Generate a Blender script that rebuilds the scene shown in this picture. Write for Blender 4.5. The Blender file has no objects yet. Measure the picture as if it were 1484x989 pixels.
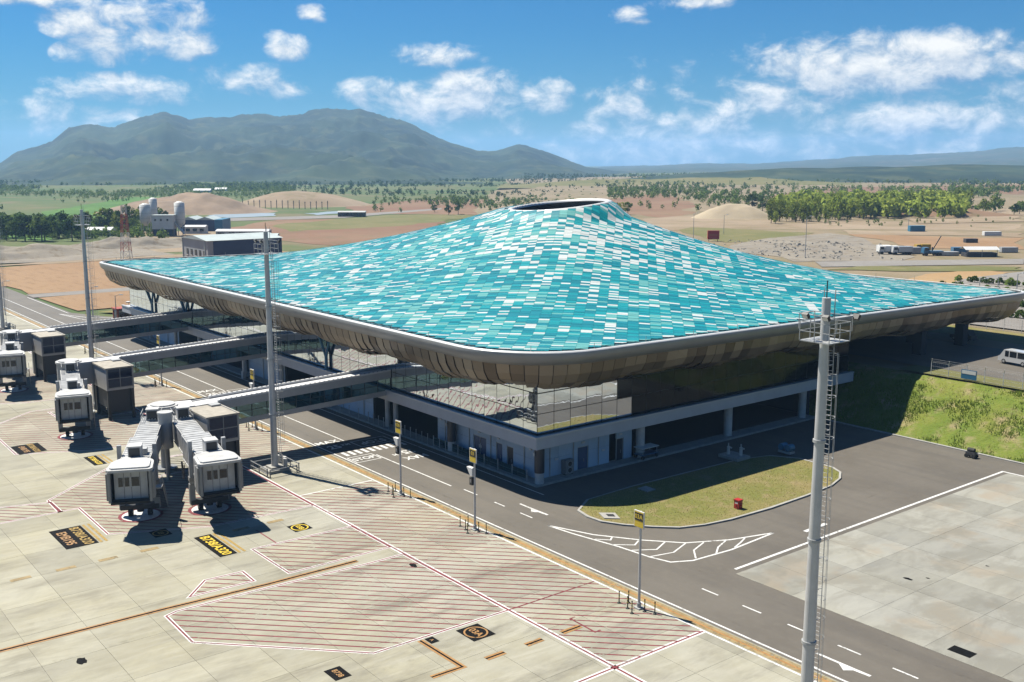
import bpy, math, random
import numpy as np
from mathutils import Vector, Matrix, noise as mnoise

R_ = math.radians
rnd = random.Random(7)
SC = bpy.context.scene
COL = SC.collection

# ------------------------------------------------------------------ camera
YAW = 51.717
cam = bpy.data.cameras.new("camera"); cam.sensor_width = 36.0
cam.lens = 36.62; cam.clip_start = 0.5; cam.clip_end = 30000
cam_o = bpy.data.objects.new("camera", cam); COL.objects.link(cam_o)
cam_o.location = (0, 0, 36); cam_o.rotation_euler = (R_(90 - 9.7546), 0, R_(YAW))
SC.camera = cam_o

# ------------------------------------------------------------------ light
SUN_DIR = Vector((0.53, 0.18, -1.0)).normalized()       # the way the light travels
SUN_EL = math.asin(-SUN_DIR.z)
SUN_AZ = math.atan2(-SUN_DIR.x, -SUN_DIR.y)              # from +Y towards +X
sun = bpy.data.lights.new("sun", 'SUN'); sun.energy = 5.0; sun.angle = R_(0.53)
sun.color = (1.0, 0.94, 0.82)
sun_o = bpy.data.objects.new("sun", sun); COL.objects.link(sun_o)
sun_o.rotation_euler = SUN_DIR.to_track_quat('-Z', 'Y').to_euler()
sun_o.location = (-200, -50, 300)
SKY_STRENGTH = 0.052
HAZE = 0.98e-4

SC.view_settings.view_transform = 'Standard'
SC.view_settings.look = 'None'
SC.view_settings.exposure = 1.16
SC.view_settings.gamma = 1.0
SC.view_settings.use_curve_mapping = False
SC.cycles.max_bounces = 7
SC.cycles.diffuse_bounces = 2
SC.cycles.glossy_bounces = 4
SC.cycles.transmission_bounces = 4
SC.cycles.volume_bounces = 1
SC.cycles.use_denoising = True
SC.cycles.caustics_reflective = False
SC.cycles.caustics_refractive = False


# ------------------------------------------------------------------ node helper
class NT:
    def __init__(s, tree):
        s.t = tree; s.n = tree.nodes; s.l = tree.links

    def node(s, typ, **kw):
        n = s.n.new(typ)
        for k, v in kw.items():
            setattr(n, k, v)
        return n

    def put(s, sock, v):
        if isinstance(v, bpy.types.NodeSocket):
            s.l.new(v, sock)
        elif v is not None:
            if hasattr(sock, 'default_value'):
                try:
                    sock.default_value = v
                except Exception:
                    sock.default_value = tuple(v) + (1.0,)

    def math(s, op, a, b=None, c=None, clamp=False):
        n = s.node('ShaderNodeMath', operation=op, use_clamp=clamp)
        for i, v in enumerate((a, b, c)):
            s.put(n.inputs[i], v)
        return n.outputs[0]

    def vmath(s, op, a, b=None):
        n = s.node('ShaderNodeVectorMath', operation=op)
        s.put(n.inputs[0], a); s.put(n.inputs[1], b)
        return n.outputs['Value'] if op in ('DOT_PRODUCT', 'LENGTH', 'DISTANCE') else n.outputs[0]

    def mix(s, f, a, b, mode='MIX'):
        n = s.node('ShaderNodeMix', data_type='RGBA', blend_type=mode)
        s.put(n.inputs[0], f)
        for i, v in ((6, a), (7, b)):
            if not isinstance(v, bpy.types.NodeSocket) and v is not None:
                v = tuple(v)[:3] + (1.0,)
            s.put(n.inputs[i], v)
        return n.outputs[2]

    def noise(s, vec, scale, detail=4, rough=0.55, dist=0.0):
        n = s.node('ShaderNodeTexNoise')
        s.put(n.inputs['Vector'], vec)
        n.inputs['Scale'].default_value = scale; n.inputs['Detail'].default_value = detail
        n.inputs['Roughness'].default_value = rough; n.inputs['Distortion'].default_value = dist
        return n.outputs['Fac']

    def ramp(s, fac, lo, hi, smooth=True):
        n = s.node('ShaderNodeMapRange', interpolation_type='SMOOTHSTEP' if smooth else 'LINEAR')
        s.put(n.inputs[0], fac); n.inputs[1].default_value = lo; n.inputs[2].default_value = hi
        return n.outputs[0]

    def mapping(s, vec, scale=(1, 1, 1), rot=(0, 0, 0), loc=(0, 0, 0)):
        n = s.node('ShaderNodeMapping')
        s.put(n.inputs['Vector'], vec)
        n.inputs['Scale'].default_value = scale; n.inputs['Rotation'].default_value = rot
        n.inputs['Location'].default_value = loc
        return n.outputs[0]


# ------------------------------------------------------------------ world: sky with clouds
world = bpy.data.worlds.new("World"); SC.world = world; world.use_nodes = True
w = NT(world.node_tree); w.n.clear()
wo = w.node('ShaderNodeOutputWorld'); bg = w.node('ShaderNodeBackground')
w.l.new(bg.outputs[0], wo.inputs[0])
sky = w.node('ShaderNodeTexSky', sky_type='NISHITA', sun_disc=False)
sky.sun_elevation = SUN_EL; sky.sun_rotation = SUN_AZ
sky.altitude = 100; sky.air_density = 1.0; sky.dust_density = 0.6; sky.ozone_density = 2.2
bg.inputs[1].default_value = SKY_STRENGTH

# clouds: soft bodies in (azimuth, elevation), broken up by fractal noise and lit from above
grp = bpy.data.node_groups.new("cloud_cover", 'ShaderNodeTree')
grp.interface.new_socket("P", in_out='INPUT', socket_type='NodeSocketVector')
grp.interface.new_socket("D", in_out='OUTPUT', socket_type='NodeSocketFloat')
g = NT(grp); gi = g.node('NodeGroupInput'); go = g.node('NodeGroupOutput')
P = gi.outputs[0]


def px_dir(x, y):
    """picture pixel of the 1484-wide photograph -> (azimuth from the heading, elevation) in radians"""
    f = 1509.48; p = R_(9.7546)
    X = x - 742; Y = -(y - 494.5)
    up = Y * math.cos(p) - f * math.sin(p); fw = f * math.cos(p) + Y * math.sin(p)
    return math.atan2(X, fw), math.atan2(up, math.hypot(X, fw))


CLOUDS = [  # x, y, half width, half height, strength
    (60, -4, 70, 10, .8), (103, 31, 28, 15, .9), (200, 24, 65, 20, .75), (150, 60, 30, 20, .8), (235, 62, 55, 19, .95),
    (105, 77, 16, 9, .5), (418, 67, 24, 15, .8), (452, 22, 14, 8, .4), (635, 79, 44, 13, .75), (917, 26, 18, 11, .5),
    (1000, 3, 50, 8, .6), (200, 132, 80, 15, .75), (345, 115, 50, 18, .75), (412, 131, 22, 12, .6), (120, 172, 95, 18, .4),
    (565, 134, 45, 14, .55), (690, 125, 50, 18, .8), (665, 152, 85, 22, 1.0), (790, 142, 32, 22, .95),
    (700, 185, 70, 18, .4), (905, 160, 45, 28, .55), (860, 195, 50, 16, .4), (1010, 150, 85, 30, .22), (985, 185, 90, 22, .5),
    (1065, 170, 40, 20, .75), (1150, 130, 70, 45, .7), (1235, 105, 105, 36, 1.1), (1360, 82, 95, 25, 1.1), (1200, 165, 130, 26, .35),
    (1310, 168, 70, 28, .8), (1430, 170, 80, 30, .42), (1478, 85, 22, 14, .6), (1180, 205, 200, 22, .5), (1440, 205, 120, 20, .5),
    (900, 222, 160, 14, .38), (1350, 222, 180, 12, .4),
]
acc = None
for (cx, cy, hw, hh, st) in CLOUDS:
    a, e = px_dir(cx, cy)
    sx, sy = 1509.0 / hw, 1509.0 / hh
    v = g.vmath('MULTIPLY', g.vmath('SUBTRACT', P, (a, e, 0)), (sx, sy, 0))
    st *= .84
    d = g.math('MULTIPLY_ADD', g.vmath('DOT_PRODUCT', v, v), -0.5 * st, st)
    acc = d if acc is None else g.math('MAXIMUM', acc, d)
# beyond the picture: fair-weather cloud from the same kind of noise
sepv = g.node('ShaderNodeSeparateXYZ'); g.put(sepv.inputs[0], P)
outside = g.ramp(g.math('ABSOLUTE', sepv.outputs[0]), 0.50, 0.62)
over = g.ramp(sepv.outputs[1], 0.20, 0.32)
outm = g.math('MAXIMUM', outside, over)
gen = g.noise(g.mapping(P, scale=(1, 2.2, 1)), 5.0, 2, .5)
gen = g.math('MULTIPLY', g.math('MULTIPLY_ADD', gen, 4.0, -2.5), outm)
acc = g.math('MAXIMUM', acc, g.math('SUBTRACT', gen, g.math('SUBTRACT', 1.0, outm)))
n1 = g.noise(g.mapping(P, scale=(1, 1.5, 1)), 30.0, 10, .64, .3)
n2 = g.noise(g.mapping(P, scale=(1, 1.3, 1), loc=(3, 1, 0)), 9.0, 4, .55)
nn = g.math('ADD', g.math('MULTIPLY_ADD', n1, 2.7, -1.25), g.math('MULTIPLY_ADD', n2, 1.5, -.70))
den = g.math('ADD', acc, nn)
den = g.math('MINIMUM', den, g.math('MULTIPLY_ADD', acc, 3.0, 1.2))
g.l.new(den, go.inputs[0])

tc = w.node('ShaderNodeTexCoord')
Dv = tc.outputs['Generated']
hd = (-math.sin(R_(YAW)), math.cos(R_(YAW)), 0); rt = (math.cos(R_(YAW)), math.sin(R_(YAW)), 0)
az = w.math('ARCTAN2', w.vmath('DOT_PRODUCT', Dv, rt), w.vmath('DOT_PRODUCT', Dv, hd))
sp = w.node('ShaderNodeSeparateXYZ'); w.put(sp.inputs[0], Dv)
el = w.math('ARCSINE', sp.outputs[2])
cb = w.node('ShaderNodeCombineXYZ'); w.put(cb.inputs[0], az); w.put(cb.inputs[1], el)


def cover(dx, dy):
    n = w.node('ShaderNodeGroup'); n.node_tree = grp
    w.put(n.inputs[0], w.vmath('ADD', cb.outputs[0], (dx, dy, 0)))
    return n.outputs[0]


d0 = cover(0, 0); d1 = cover(-0.006, 0.011)
alpha = w.ramp(d0, 0.0, 1.05)
lit = w.math('SUBTRACT', w.math('MULTIPLY_ADD', d0, 0.12, 0.50), w.math('MULTIPLY', w.math('SUBTRACT', d1, d0), 0.42), clamp=True)
ccol = w.mix(w.ramp(lit, 0.22, 0.95, False), (1.9, 3.1, 4.8), (9.8, 9.5, 8.8))
# pale band of moist air low over the land
skyc = w.mix(1.0, sky.outputs[0], (0.105, 0.455, 0.77), 'MULTIPLY')
lowair = w.math('MULTIPLY', w.math('SUBTRACT', 1.0, w.ramp(el, -0.01, 0.13)), 0.22)
skyc = w.mix(lowair, skyc, (2.3, 3.9, 5.2))
fin = w.mix(w.math('MULTIPLY', alpha, 0.93), skyc, ccol)
w.put(bg.inputs[0], fin)

# ------------------------------------------------------------------ materials
MATS = {}


def principled(name, base, rough=.6, metal=0.0, spec=.5, var=0.0, vscale=1.0, bump=0.0, bscale=8.0, rand=0.0, coat=0.0, coord='pos', emit=None):
    """plain procedural material: colour with noise variation, per-object random shift, fine bump"""
    m = bpy.data.materials.new(name); m.use_nodes = True
    t = NT(m.node_tree); b = t.n['Principled BSDF']
    geo = t.node('ShaderNodeNewGeometry'); pos = geo.outputs['Position']
    col = tuple(base) + (1.0,)
    out = None
    if var > 0:
        f = t.noise(pos, vscale, 5, .6)
        out = t.mix(t.ramp(f, .25, .75), [c * (1 - var) for c in base], [min(1, c * (1 + var)) for c in base])
    if rand > 0:
        oi = t.node('ShaderNodeObjectInfo')
        k = t.math('MULTIPLY_ADD', oi.outputs['Random'], 2 * rand, 1 - rand)
        cc = t.node('ShaderNodeCombineXYZ')
        for i in range(3):
            t.put(cc.inputs[i], k)
        out = t.mix(1.0, out if out is not None else col, cc.outputs[0], 'MULTIPLY')
    if out is None:
        b.inputs['Base Color'].default_value = col
    else:
        t.put(b.inputs['Base Color'], out)
    b.inputs['Roughness'].default_value = rough; b.inputs['Metallic'].default_value = metal
    b.inputs['Specular IOR Level'].default_value = spec; b.inputs['Coat Weight'].default_value = coat
    if bump > 0:
        bn = t.node('ShaderNodeBump'); bn.inputs['Strength'].default_value = bump; bn.inputs['Distance'].default_value = .05
        t.put(bn.inputs['Height'], t.noise(pos, bscale, 4, .6)); t.l.new(bn.outputs[0], b.inputs['Normal'])
    MATS[name] = m
    return m


def worn(name, lo=.30, hi=.44, scale=2.2):
    """paint rubbed through to the surface below in speckles"""
    m = MATS[name]; t = NT(m.node_tree); b = t.n['Principled BSDF']
    geo = t.node('ShaderNodeNewGeometry')
    f = t.math('ADD', t.math('MULTIPLY', t.noise(geo.outputs['Position'], scale, 6, .75), .7), t.math('MULTIPLY', t.noise(geo.outputs['Position'], .25, 3, .5), .3))
    t.put(b.inputs['Alpha'], t.ramp(f, lo, hi))


M = MATS
principled('white_paint', (.88, .88, .86), .55, var=.14, vscale=1.7)
principled('yellow_paint', (.46, .31, .09), .6, spec=.2, var=.2, vscale=1.5)
principled('tan_paint', (.40, .30, .15), .6, spec=.2, var=.25, vscale=1.1)
principled('orange_paint', (.46, .24, .07), .55, var=.2, vscale=1.5)
principled('red_paint', (.26, .055, .065), .6, spec=.2, var=.25, vscale=1.2)
principled('black_paint', (.008, .008, .008), .8, spec=.08, var=.3, vscale=2)
worn('white_paint', .33, .47); worn('red_paint', .33, .52); worn('tan_paint', .34, .50); worn('orange_paint', .34, .48)
principled('sign_yellow', (.95, .68, .05), .45)
principled('sign_white', (.95, .95, .93), .45)
principled('sign_black', (.015, .015, .015), .5)
principled('grey_metal', (.34, .35, .36), .45, .25, var=.1, vscale=.8, rand=.05)
principled('galvanised', (.62, .63, .63), .5, .25, var=.12, vscale=1.1)
principled('mast_metal', (.80, .80, .80), .45, .25, var=.10, vscale=.7)
principled('light_panel', (.70, .70, .69), .5, var=.15, vscale=.9, rand=.06)
principled('bridge_grey', (.56, .56, .56), .5, .1, var=.07, vscale=.7, rand=.04)
principled('bridge_white', (.88, .88, .88), .5, var=.06, vscale=1)
principled('tunnel_grey', (.56, .57, .58), .5, .1, var=.22, vscale=.9, rand=.05)
principled('dark_metal', (.045, .047, .05), .5, .2, var=.2, vscale=1)
principled('rubber', (.02, .02, .02), .8)
principled('hose_black', (.025, .025, .027), .6)
principled('roof_beige', (.48, .44, .37), .8, var=.18, vscale=1.5)
principled('wall_panel', (.58, .76, .96), .55, var=.06, vscale=.8, rand=.06)
principled('wall_joint', (.16, .17, .18), .8)
principled('door_blue', (.05, .12, .26), .4, rand=.1)
principled('door_dark', (.02, .03, .05), .35)
principled('concrete_kerb', (.45, .44, .41), .85, var=.15, vscale=1.2, bump=.2)
principled('ledge_white', (.62, .66, .72), .5, var=.06, vscale=.6)
principled('ledge_cap', (.72, .76, .80), .4, .2)
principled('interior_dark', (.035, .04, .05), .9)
principled('fascia_white', (.92, .92, .91), .35, .1, var=.05, vscale=.4)
principled('fascia_grey', (.46, .46, .455), .4, .3, var=.06, vscale=.3)
principled('gutter', (.05, .06, .06), .6)
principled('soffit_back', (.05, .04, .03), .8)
principled('deck_teal', (.01, .10, .13), .6)
principled('silo_white', (.95, .95, .91), .6, var=.12, vscale=.25, rand=.05)
principled('shed_blue', (.02, .05, .17), .5, var=.1, vscale=.2, rand=.15)
principled('shed_cyan', (.05, .25, .42), .5, var=.1, vscale=.2)
principled('warehouse_grey', (.55, .57, .57), .7, var=.1, vscale=.15)
principled('warehouse_roof', (.58, .66, .65), .5, var=.1, vscale=.15)
principled('warehouse_blue', (.02, .045, .15), .5, var=.1, vscale=.1)
principled('kiosk_red', (.50, .09, .04), .5, var=.1, vscale=1)
principled('signal_red', (.55, .03, .03), .45)
principled('window_dark', (.02, .025, .03), .15)
principled('machine_yellow', (.55, .35, .03), .5)
principled('car_white', (.75, .76, .77), .25, coat=.5, rand=.05)
principled('car_blue', (.06, .22, .40), .3, coat=.5, rand=.2)
principled('machine_dark', (.06, .06, .065), .6, rand=.3)
principled('rubble', (.46, .43, .38), .9, var=.3, vscale=.4, rand=.25)
principled('bark', (.10, .075, .05), .9, var=.2, vscale=3)
principled('mound_brown', (.31, .22, .145), .95, var=.3, vscale=.05, bump=.5, bscale=.3)
principled('tyre_mark', (.03, .028, .026), .8, spec=.2)
worn('tyre_mark', .48, 1.05, 1.2)
principled('sand', (.50, .41, .28), .95, var=.12, vscale=.06)
principled('slope_concrete', (.42, .40, .37), .9, var=.12, vscale=.2)
principled('lattice_red', (.5, .06, .04), .6)
principled('lattice_white', (.7, .7, .68), .6)


def mat_glass(name, tint, rough, body, fac):
    """coated architectural glass: a mirror-like coating over a dark tinted body"""
    m = bpy.data.materials.new(name); m.use_nodes = True
    t = NT(m.node_tree); b = t.n['Principled BSDF']
    geo = t.node('ShaderNodeNewGeometry')
    b.inputs['Base Color'].default_value = tuple(body) + (1,)
    b.inputs['Roughness'].default_value = .08
    gl = t.node('ShaderNodeBsdfGlossy'); gl.inputs[0].default_value = tuple(tint) + (1,); gl.inputs['Roughness'].default_value = rough
    bn = t.node('ShaderNodeBump'); bn.inputs['Strength'].default_value = .12; bn.inputs['Distance'].default_value = .06
    t.put(bn.inputs['Height'], t.noise(geo.outputs['Position'], .55, 2, .5)); t.l.new(bn.outputs[0], gl.inputs['Normal'])
    fr = t.node('ShaderNodeFresnel'); fr.inputs[0].default_value = 1.6; b.inputs['Specular IOR Level'].default_value = .15
    mx = t.node('ShaderNodeMixShader')
    t.put(mx.inputs[0], t.math('ADD', t.math('MULTIPLY', fr.outputs[0], .5), fac, clamp=True))
    t.l.new(b.outputs[0], mx.inputs[1]); t.l.new(gl.outputs[0], mx.inputs[2])
    t.l.new(mx.outputs[0], t.n['Material Output'].inputs[0])
    MATS[name] = m


mat_glass('facade_glass', (.86, .93, 1.0), .012, (.012, .03, .05), .68)
mat_glass('darkened_facade_glass', (.32, .36, .38), .02, (.003, .004, .005), .0)  # dark copy of the facade glass: the east side's dim reflection put into colour
mat_glass('bridge_glass', (.45, .72, .75), .03, (.01, .05, .06), .28)
mat_glass('box_glass', (.22, .32, .6), .03, (.006, .012, .045), .02)


def mat_concrete():
    m = bpy.data.materials.new('apron_concrete'); m.use_nodes = True
    t = NT(m.node_tree); b = t.n['Principled BSDF']
    geo = t.node('ShaderNodeNewGeometry'); pos = geo.outputs['Position']
    oi = t.node('ShaderNodeObjectInfo')
    sx = t.node('ShaderNodeSeparateXYZ'); t.put(sx.inputs[0], pos)
    n1 = t.noise(pos, .09, 4, .6); n2 = t.noise(pos, .7, 6, .65)
    streak = t.noise(t.mapping(pos, scale=(1.3, .16, 1), rot=(0, 0, R_(-8))), 1.0, 6, .68, .5)
    base = t.mix(t.ramp(n1, .3, .7), (.40, .375, .265), (.44, .43, .36))
    base = t.mix(t.math('MULTIPLY', t.ramp(n2, .35, .75), .35), base, (.31, .28, .20))
    base = t.mix(t.math('MULTIPLY', t.ramp(streak, .42, .68), .65), base, (.50, .48, .395))
    dark = t.noise(t.mapping(pos, scale=(.35, .10, 1), loc=(7, 3, 0)), 1.0, 5, .65)
    base = t.mix(t.math('MULTIPLY', t.ramp(dark, .47, .72), .75), base, (.17, .155, .12))
    # rusty stains on the far slabs by the road bend
    rust = t.noise(t.mapping(pos, loc=(31, 9, 0)), .16, 4, .6)
    east = t.ramp(sx.outputs[1], 66, 72)
    base = t.mix(t.math('MULTIPLY', t.math('MULTIPLY', t.ramp(rust, .50, .66), east), .8), base, (.40, .26, .10))
    base = t.mix(t.math('MULTIPLY', east, .62), base, (.34, .345, .325))
    base = t.mix(t.math('MULTIPLY', t.math('SUBTRACT', 1.0, t.ramp(sx.outputs[1], 22, 48)), .20), base, (.45, .41, .25))
    mot = t.noise(t.mapping(pos, scale=(.5, .3, 1), loc=(3, 8, 0)), .5, 6, .7, .6)
    base = t.mix(t.math('MULTIPLY', t.ramp(mot, .44, .60), t.math('MULTIPLY_ADD', east, .40, .22)), base, (.25, .24, .20))
    k = t.math('MULTIPLY_ADD', oi.outputs['Random'], .24, .88)
    cc = t.node('ShaderNodeCombineXYZ')
    for i in range(3):
        t.put(cc.inputs[i], k)
    base = t.mix(1.0, base, cc.outputs[0], 'MULTIPLY')
    spk = t.noise(pos, 6.0, 3, .7)
    base = t.mix(t.math('MULTIPLY', t.ramp(spk, .5, .8), .18), base, (.30, .28, .23))
    t.put(b.inputs['Base Color'], base); b.inputs['Roughness'].default_value = .85
    MATS['apron_concrete'] = m


def mat_asphalt():
    m = bpy.data.materials.new('asphalt'); m.use_nodes = True
    t = NT(m.node_tree); b = t.n['Principled BSDF']
    geo = t.node('ShaderNodeNewGeometry'); pos = geo.outputs['Position']
    n1 = t.noise(pos, .10, 4, .6); n2 = t.noise(pos, 1.2, 5, .7)
    lane = t.noise(t.mapping(pos, scale=(.03, .55, 1)), 1.0, 3, .5)
    base = t.mix(t.ramp(n1, .3, .7), (.125, .108, .086), (.165, .145, .118))
    base = t.mix(t.math('MULTIPLY', t.ramp(n2, .4, .8), .4), base, (.21, .187, .155))
    base = t.mix(t.math('MULTIPLY', t.ramp(lane, .42, .70), .4), base, (.10, .09, .078))
    t.put(b.inputs['Base Color'], base); b.inputs['Roughness'].default_value = .75
    bn = t.node('ShaderNodeBump'); bn.inputs['Strength'].default_value = .3; bn.inputs['Distance'].default_value = .02
    t.put(bn.inputs['Height'], t.noise(pos, 14, 3, .7)); t.l.new(bn.outputs[0], b.inputs['Normal'])
    MATS['asphalt'] = m


def mat_soil(name, a, b_, c, scale, scale2, bump=.3, stretch=None):
    m = bpy.data.materials.new(name); m.use_nodes = True
    t = NT(m.node_tree); b = t.n['Principled BSDF']
    geo = t.node('ShaderNodeNewGeometry'); pos = geo.outputs['Position']
    p2 = t.mapping(pos, scale=stretch) if stretch else pos
    base = t.mix(t.ramp(t.noise(p2, scale, 6, .62), .34, .66), a, b_)
    base = t.mix(t.math('MULTIPLY', t.ramp(t.noise(p2, scale2, 6, .65), .48, .70), .8), base, c)
    t.put(b.inputs['Base Color'], base); b.inputs['Roughness'].default_value = .95; b.inputs['Specular IOR Level'].default_value = .2
    bn = t.node('ShaderNodeBump'); bn.inputs['Strength'].default_value = bump; bn.inputs['Distance'].default_value = .3
    t.put(bn.inputs['Height'], t.noise(pos, scale2 * 3, 5, .65)); t.l.new(bn.outputs[0], b.inputs['Normal'])
    MATS[name] = m


mat_concrete(); mat_asphalt()
mat_soil('terrain', (.16, .18, .07), (.09, .155, .045), (.26, .20, .12), .006, .02)
mat_soil('plateau_soil', (.36, .28, .19), (.27, .22, .13), (.20, .19, .085), .016, .05)
mat_soil('brown_field', (.36, .225, .125), (.41, .27, .155), (.28, .17, .09), .02, .3, .5, (.35, 1.2, 1))
mat_soil('pale_dirt', (.42, .33, .235), (.34, .26, .175), (.27, .22, .12), .02, .07)
mat_soil('grey_dirt', (.30, .27, .23), (.36, .32, .26), (.22, .17, .11), .06, .25, .8)
mat_soil('sand_orange', (.50, .34, .18), (.46, .30, .15), (.40, .28, .16), .03, .2)
mat_soil('red_soil', (.27, .15, .095), (.31, .20, .125), (.20, .16, .085), .015, .05)
mat_soil('rice_green', (.09, .20, .035), (.13, .26, .05), (.06, .13, .03), .015, .09)
mat_soil('dry_grass', (.23, .21, .09), (.17, .18, .06), (.30, .25, .12), .03, .12)
mat_soil('mown_grass', (.32, .26, .11), (.21, .22, .055), (.36, .28, .15), .09, .5, .6)
mat_soil('bank_grass', (.24, .27, .05), (.17, .24, .035), (.44, .34, .20), .22, .35, .9)
mat_soil('hill_forest', (.010, .034, .026), (.045, .08, .045), (.10, .12, .06), .005, .022, 1.0)
mat_soil('far_hill', (.03, .06, .03), (.06, .085, .035), (.16, .13, .09), .0028, .008, 1.0)
mat_soil('grey_road', (.30, .28, .26), (.34, .32, .30), (.25, .23, .21), .05, .4)
mat_soil('pond', (.30, .38, .45), (.34, .42, .5), (.3, .38, .45), .02, .1, .05)


def mat_leaf(name, a, b_, trans=.35):
    m = bpy.data.materials.new(name); m.use_nodes = True
    t = NT(m.node_tree); t.n.remove(t.n['Principled BSDF'])
    geo = t.node('ShaderNodeNewGeometry'); oi = t.node('ShaderNodeObjectInfo')
    f = t.noise(geo.outputs['Position'], .12, 4, .7)
    f = t.math('ADD', t.math('MULTIPLY', t.ramp(f, .3, .7), .6), t.math('MULTIPLY', geo.outputs['Random Per Island'], .4))
    c = t.mix(f, a, b_)
    k = t.math('MULTIPLY_ADD', oi.outputs['Random'], .7, .65)
    cc = t.node('ShaderNodeCombineXYZ')
    for i in range(3):
        t.put(cc.inputs[i], k)
    c = t.mix(1.0, c, cc.outputs[0], 'MULTIPLY')
    d = t.node('ShaderNodeBsdfDiffuse'); tr = t.node('ShaderNodeBsdfTranslucent')
    t.put(d.inputs[0], c); t.put(tr.inputs[0], c)
    mx = t.node('ShaderNodeMixShader'); mx.inputs[0].default_value = trans
    t.l.new(d.outputs[0], mx.inputs[1]); t.l.new(tr.outputs[0], mx.inputs[2])
    t.l.new(mx.outputs[0], t.n['Material Output'].inputs[0])
    MATS[name] = m


mat_leaf('leaf_dark', (.035, .08, .022), (.09, .15, .04))
mat_leaf('leaf_mid', (.09, .17, .035), (.23, .30, .08))
mat_leaf('leaf_bright', (.22, .32, .045), (.50, .55, .12))
mat_leaf('leaf_dry', (.10, .10, .05), (.17, .15, .08))
mat_leaf('blade_green', (.15, .24, .03), (.31, .39, .07))
mat_leaf('blade_dry', (.34, .29, .11), (.50, .42, .18))

TILE_COL = {'deep': (.001, .25, .305), 'teal': (.002, .35, .385), 'pale': (.16, .50, .47), 'white': (.72, .77, .74)}


def mat_tile(name, base):
    m = bpy.data.materials.new(name); m.use_nodes = True
    t = NT(m.node_tree); b = t.n['Principled BSDF']
    geo = t.node('ShaderNodeNewGeometry')
    k = t.math('MULTIPLY_ADD', geo.outputs['Random Per Island'], .22, .89)
    oi = t.node('ShaderNodeObjectInfo'); k = t.math('MULTIPLY', k, t.math('MULTIPLY_ADD', oi.outputs['Random'], .1, .95))
    cc = t.node('ShaderNodeCombineXYZ')
    for i in range(3):
        t.put(cc.inputs[i], k)
    c = t.mix(1.0, tuple(base), cc.outputs[0], 'MULTIPLY')
    t.put(b.inputs['Base Color'], c)
    b.inputs['Roughness'].default_value = .38; b.inputs['Specular IOR Level'].default_value = .55
    MATS[name] = m


for k_, c_ in TILE_COL.items():
    mat_tile('tile_' + k_, c_)


def mat_bronze():
    m = bpy.data.materials.new('bronze_panel'); m.use_nodes = True
    t = NT(m.node_tree); b = t.n['Principled BSDF']
    oi = t.node('ShaderNodeObjectInfo')
    c = t.mix(oi.outputs['Random'], (.20, .14, .08), (.60, .48, .33))
    t.put(b.inputs['Base Color'], c); b.inputs['Metallic'].default_value = .32
    t.put(b.inputs['Roughness'], t.math('MULTIPLY_ADD', oi.outputs['Random'], .15, .35))
    MATS['bronze_panel'] = m


mat_bronze()


# one common calibration of all body colours against the chosen exposure
ALB = .51
for m_ in list(bpy.data.materials):
    nt = m_.node_tree
    for nd in list(nt.nodes):
        if nd.bl_idname in ('ShaderNodeBsdfPrincipled', 'ShaderNodeBsdfDiffuse', 'ShaderNodeBsdfTranslucent'):
            so = nd.inputs[0]
            if so.is_linked:
                src = so.links[0].from_socket; mx = nt.nodes.new('ShaderNodeMix'); mx.data_type = 'RGBA'; mx.blend_type = 'MULTIPLY'
                mx.inputs[0].default_value = 1.0; nt.links.new(src, mx.inputs[6]); mx.inputs[7].default_value = (ALB, ALB, ALB, 1); nt.links.new(mx.outputs[2], so)
            else:
                c = so.default_value; so.default_value = (c[0] * ALB, c[1] * ALB, c[2] * ALB, 1)

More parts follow.
